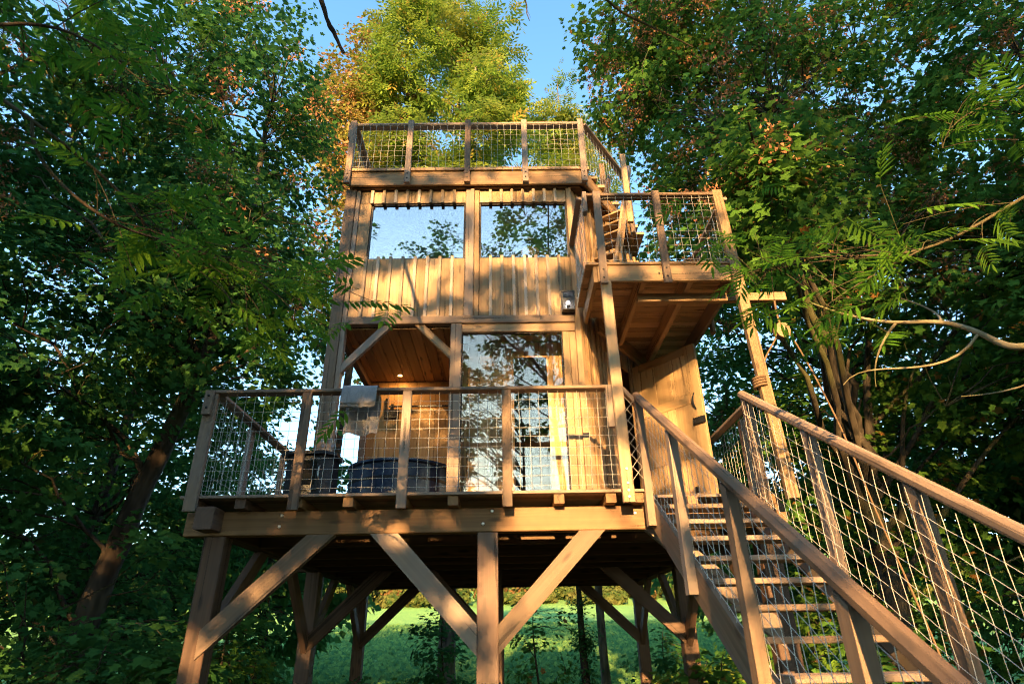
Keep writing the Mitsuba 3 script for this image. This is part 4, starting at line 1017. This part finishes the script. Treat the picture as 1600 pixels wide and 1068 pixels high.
near_branch('ash_branch', 'near ash branch with paired leaflets hanging in from the left',
            [[(-3.09, -3.4, 4.83), (-2.63, -3.3, 4.51), (-2.42, -3.2, 4.37), (-2.19, -3.0, 4.2), (-2.01, -2.9, 4.0), (-1.75, -2.7, 3.89), (-1.47, -2.6, 3.85)],
             [(-2.63, -3.3, 4.51), (-2.42, -3.25, 4.13), (-2.1, -3.15, 3.89), (-1.91, -3.0, 3.87), (-1.66, -2.8, 3.89), (-1.21, -2.5, 3.93)],
             [(-2.08, -2.95, 4.06), (-1.94, -2.8, 4.25), (-1.73, -2.7, 4.43)]], (0.014, 0.012, 0.006), 76, (6, 0.27, 0.085, 0.014), 91, reach=0.17, start=0.38, extra=[(-1.45, -2.7, 3.55), (-1.2, -2.6, 3.45), (-1.05, -2.5, 3.6), (-1.75, -2.9, 3.7), (-0.95, -2.5, 3.75)])
near_branch('ash_branch', 'blurred ash branch in the upper left corner, closest to the viewer',
            [[(-2.75, -3.9, 4.40), (-2.31, -3.8, 4.69), (-1.99, -3.7, 4.60), (-1.76, -3.6, 4.45)], [(-2.5, -3.9, 4.75), (-2.2, -3.8, 5.0), (-1.8, -3.7, 5.05)]], (0.012, 0.009), 46, (6, 0.25, 0.08, 0.014), 92, reach=0.17, start=0.0)
near_branch('ash_branch', 'bright green branch with narrow leaflets reaching in from the right before the balcony',
            [[(4.07, -2.9, 4.44), (3.44, -2.8, 4.15), (2.92, -2.7, 3.93), (2.46, -2.6, 3.95), (2.12, -2.5, 3.97), (1.93, -2.4, 3.85)],
             [(2.92, -2.7, 3.93), (2.48, -2.6, 3.72), (2.28, -2.5, 3.6)]], (0.012, 0.006), 52, (7, 0.26, 0.09, 0.010), 93, reach=0.17, start=0.1, extra=[(1.80, -2.4, 4.2), (1.95, -2.4, 4.0), (2.1, -2.5, 4.2), (2.3, -2.6, 3.75), (2.0, -2.45, 3.7), (2.6, -2.7, 4.1)])
near_branch('ash_branch', 'leafy twig with narrow leaflets in the upper right corner',
            [[(4.05, -3.3, 5.17), (3.52, -3.2, 4.82), (3.21, -3.1, 4.7), (2.96, -3.1, 4.42)]], (0.010,), 22, (7, 0.24, 0.08, 0.010), 94, reach=0.2, start=0.0)
say('mossy_bough', 'long pale mossy bough crossing the right side above the stair rail', 'branch')
bp = smoothline([(7.6, -1.5, 4.1), (6.2, -1.6, 3.75), (4.75, -1.6, 3.75), (4.44, -1.4, 3.83), (4.3, -1.3, 4.01), (4.08, -1.2, 4.17), (3.83, -1.0, 4.28), (3.56, -0.8, 4.46), (3.3, -0.6, 4.73)])
scene['bark_moss'] = principled(bark_tex((0.33, 0.27, 0.17), (0.17, 0.14, 0.08), 0.8), 0.9, 0.1)
put('mossy_bough__limb', tube(bp, np.linspace(0.04, 0.008, len(bp)), 10), 'bark_moss', smooth=True, z=0)
put('mossy_bough__side_twigs', merge([tube(smoothline(q, 4), np.linspace(0.014, 0.004, (len(q) - 1) * 4 + 1), 6) for q in (
    [(4.3, -1.3, 4.01), (3.95, -1.1, 3.80), (3.6, -0.9, 3.85), (3.35, -0.7, 3.78)], [(4.75, -1.6, 3.75), (4.6, -1.3, 3.55), (4.1, -1.1, 3.5)], [(3.83, -1.0, 4.28), (3.7, -0.8, 4.05), (3.72, -0.6, 3.8)], [(4.08, -1.2, 4.17), (4.2, -1.0, 4.4), (4.1, -0.8, 4.65)])]), 'bark_moss', smooth=True, z=0)
for lab, pts_, r in (('thick dark dead branch hanging into the sky at top left', [(-1.9, -3.6, 8.3), (-1.55, -3.4, 7.3), (-1.35, -3.2, 6.67), (-1.2, -3.0, 6.12), (-1.12, -2.9, 5.89), (-1.02, -2.8, 5.71)], 0.035),
                     ('thin dead twig hanging into the sky at top centre', [(0.1, -3.2, 7.6), (0.27, -3.0, 6.5), (0.37, -2.9, 6.17), (0.38, -2.9, 6.06), (0.4, -2.9, 5.93)], 0.010),
                     ('long bare twig slanting across the top right before the sycamore', [(0.3, -2.8, 7.6), (0.86, -2.6, 7.13), (1.12, -2.5, 6.75), (1.36, -2.4, 6.64), (1.61, -2.3, 6.61), (1.93, -2.2, 6.51)], 0.016)):
    k = numbered('dead_branch')
    say(k, lab, 'branch')
    q = smoothline(pts_, 6)
    v, f = tube(q, np.linspace(r, r * 0.35, len(q)), 8, True)
    v += (meshkit.noise(v * 22, 4)[:, None] - 0.5) * r * 0.5
    put(f'{k}__wood', (v, f), 'bark', smooth=True, z=0)
    e = q[len(q) * 3 // 4]
    put(f'{k}__spur', tube(curve(e, e + A([0.03, 0.02, -0.07]), 0.0, 4), np.linspace(r * 0.3, r * 0.1, 4), 5), 'bark', smooth=True, z=0)

# ---------------------------------------------------------------- far hedge and wooded hillside
g = np.random.default_rng(77)
far = []
for k in range(46):
    x = -118 + 5.2 * k + g.normal(0, 0.8)
    far.append((x, 101 + g.normal(0, 1.5), 1.4 + 3.6 * g.random() ** 2, 1.8 + 1.6 * g.random()))
for k in range(44):
    far.append((-120 + 5.6 * k + g.normal(0, 1.2), 105 + 3 * g.random(), 2.5 + 3.5 * g.random(), 3.4))
for k in range(60):
    x = -150 + 5.0 * k + g.normal(0, 1.5)
    far.append((x, 122 + 14 * g.random(), 6 + 5 * g.random(), 4.5))
V, Fs, U, n0 = [], [], [], 0
for x, y, h, w in far:
    gz = float(ground_h(x, y))
    n = int(1500 * (h / 6) ** 0.6)
    d = g.normal(0, 1, (n, 3)); d /= np.linalg.norm(d, axis=1, keepdims=True)
    p = A([x, y, gz + h * 0.5]) + d * A([w, w * 0.7, h * 0.55]) * (0.75 + 0.4 * meshkit.noise(d * 3 + x, 2)[:, None]) * (g.random((n, 1)) ** 0.25)
    v, f, uv = scatter('plain', p, 0.75 * (0.6 + 0.7 * g.random(n)), frames(d + g.normal(0, 0.5, d.shape), g.normal(0, 1, d.shape)), np.stack([g.random(n), np.full(n, g.random()) * 0.6 + 0.4 * g.random(n)], 1))
    V.append(v); Fs.append(f + n0); U.append(uv); n0 += len(v)
scene['hillside_wood'] = mikit.ply((np.vstack(V), np.vstack(Fs)), 'leaf_far', uv=np.vstack(U))
say('hillside_wood', 'sunlit hedge and autumn wood on the hillside beyond the field', 'wood', kind='stuff')

# field plants
n = 70000
px_, py_ = g.uniform(-16, 22, n), 13 + 50 * g.random(n) ** 1.3
wide = np.abs(px_) < 4 + py_ * 0.42
px_, py_ = px_[wide], py_[wide]
n = len(px_)
pos = np.stack([px_, py_, ground_h(px_, py_) + 0.0], 1)
R = frames(np.stack([g.normal(0, 0.5, n), g.normal(0, 0.5, n) - 0.6, np.full(n, 0.8)], 1), np.stack([g.normal(0, 0.7, n), g.normal(0, 0.7, n), np.full(n, 1.0)], 1))
scene['field_grass'] = mikit.ply(scatter('plain', pos, 0.14 + 0.30 * g.random(n) ** 2, R, g.random((n, 2)))[:2], 'grass_mat', uv=np.repeat(g.random((n, 2)), 4, 0))
say('field_grass', 'green crop of low leaves covering the field behind the deck', 'grass', kind='stuff')

# what nobody could pick apart singly: wires of a panel, leaves of a crown
for k in scene:
    if any(k.rpartition('__')[2].startswith(w) for w in ('wire_mesh', 'roof_mesh', 'crown', 'seed_clusters')) and k not in labels:
        labels[k] = {'kind': 'stuff'}
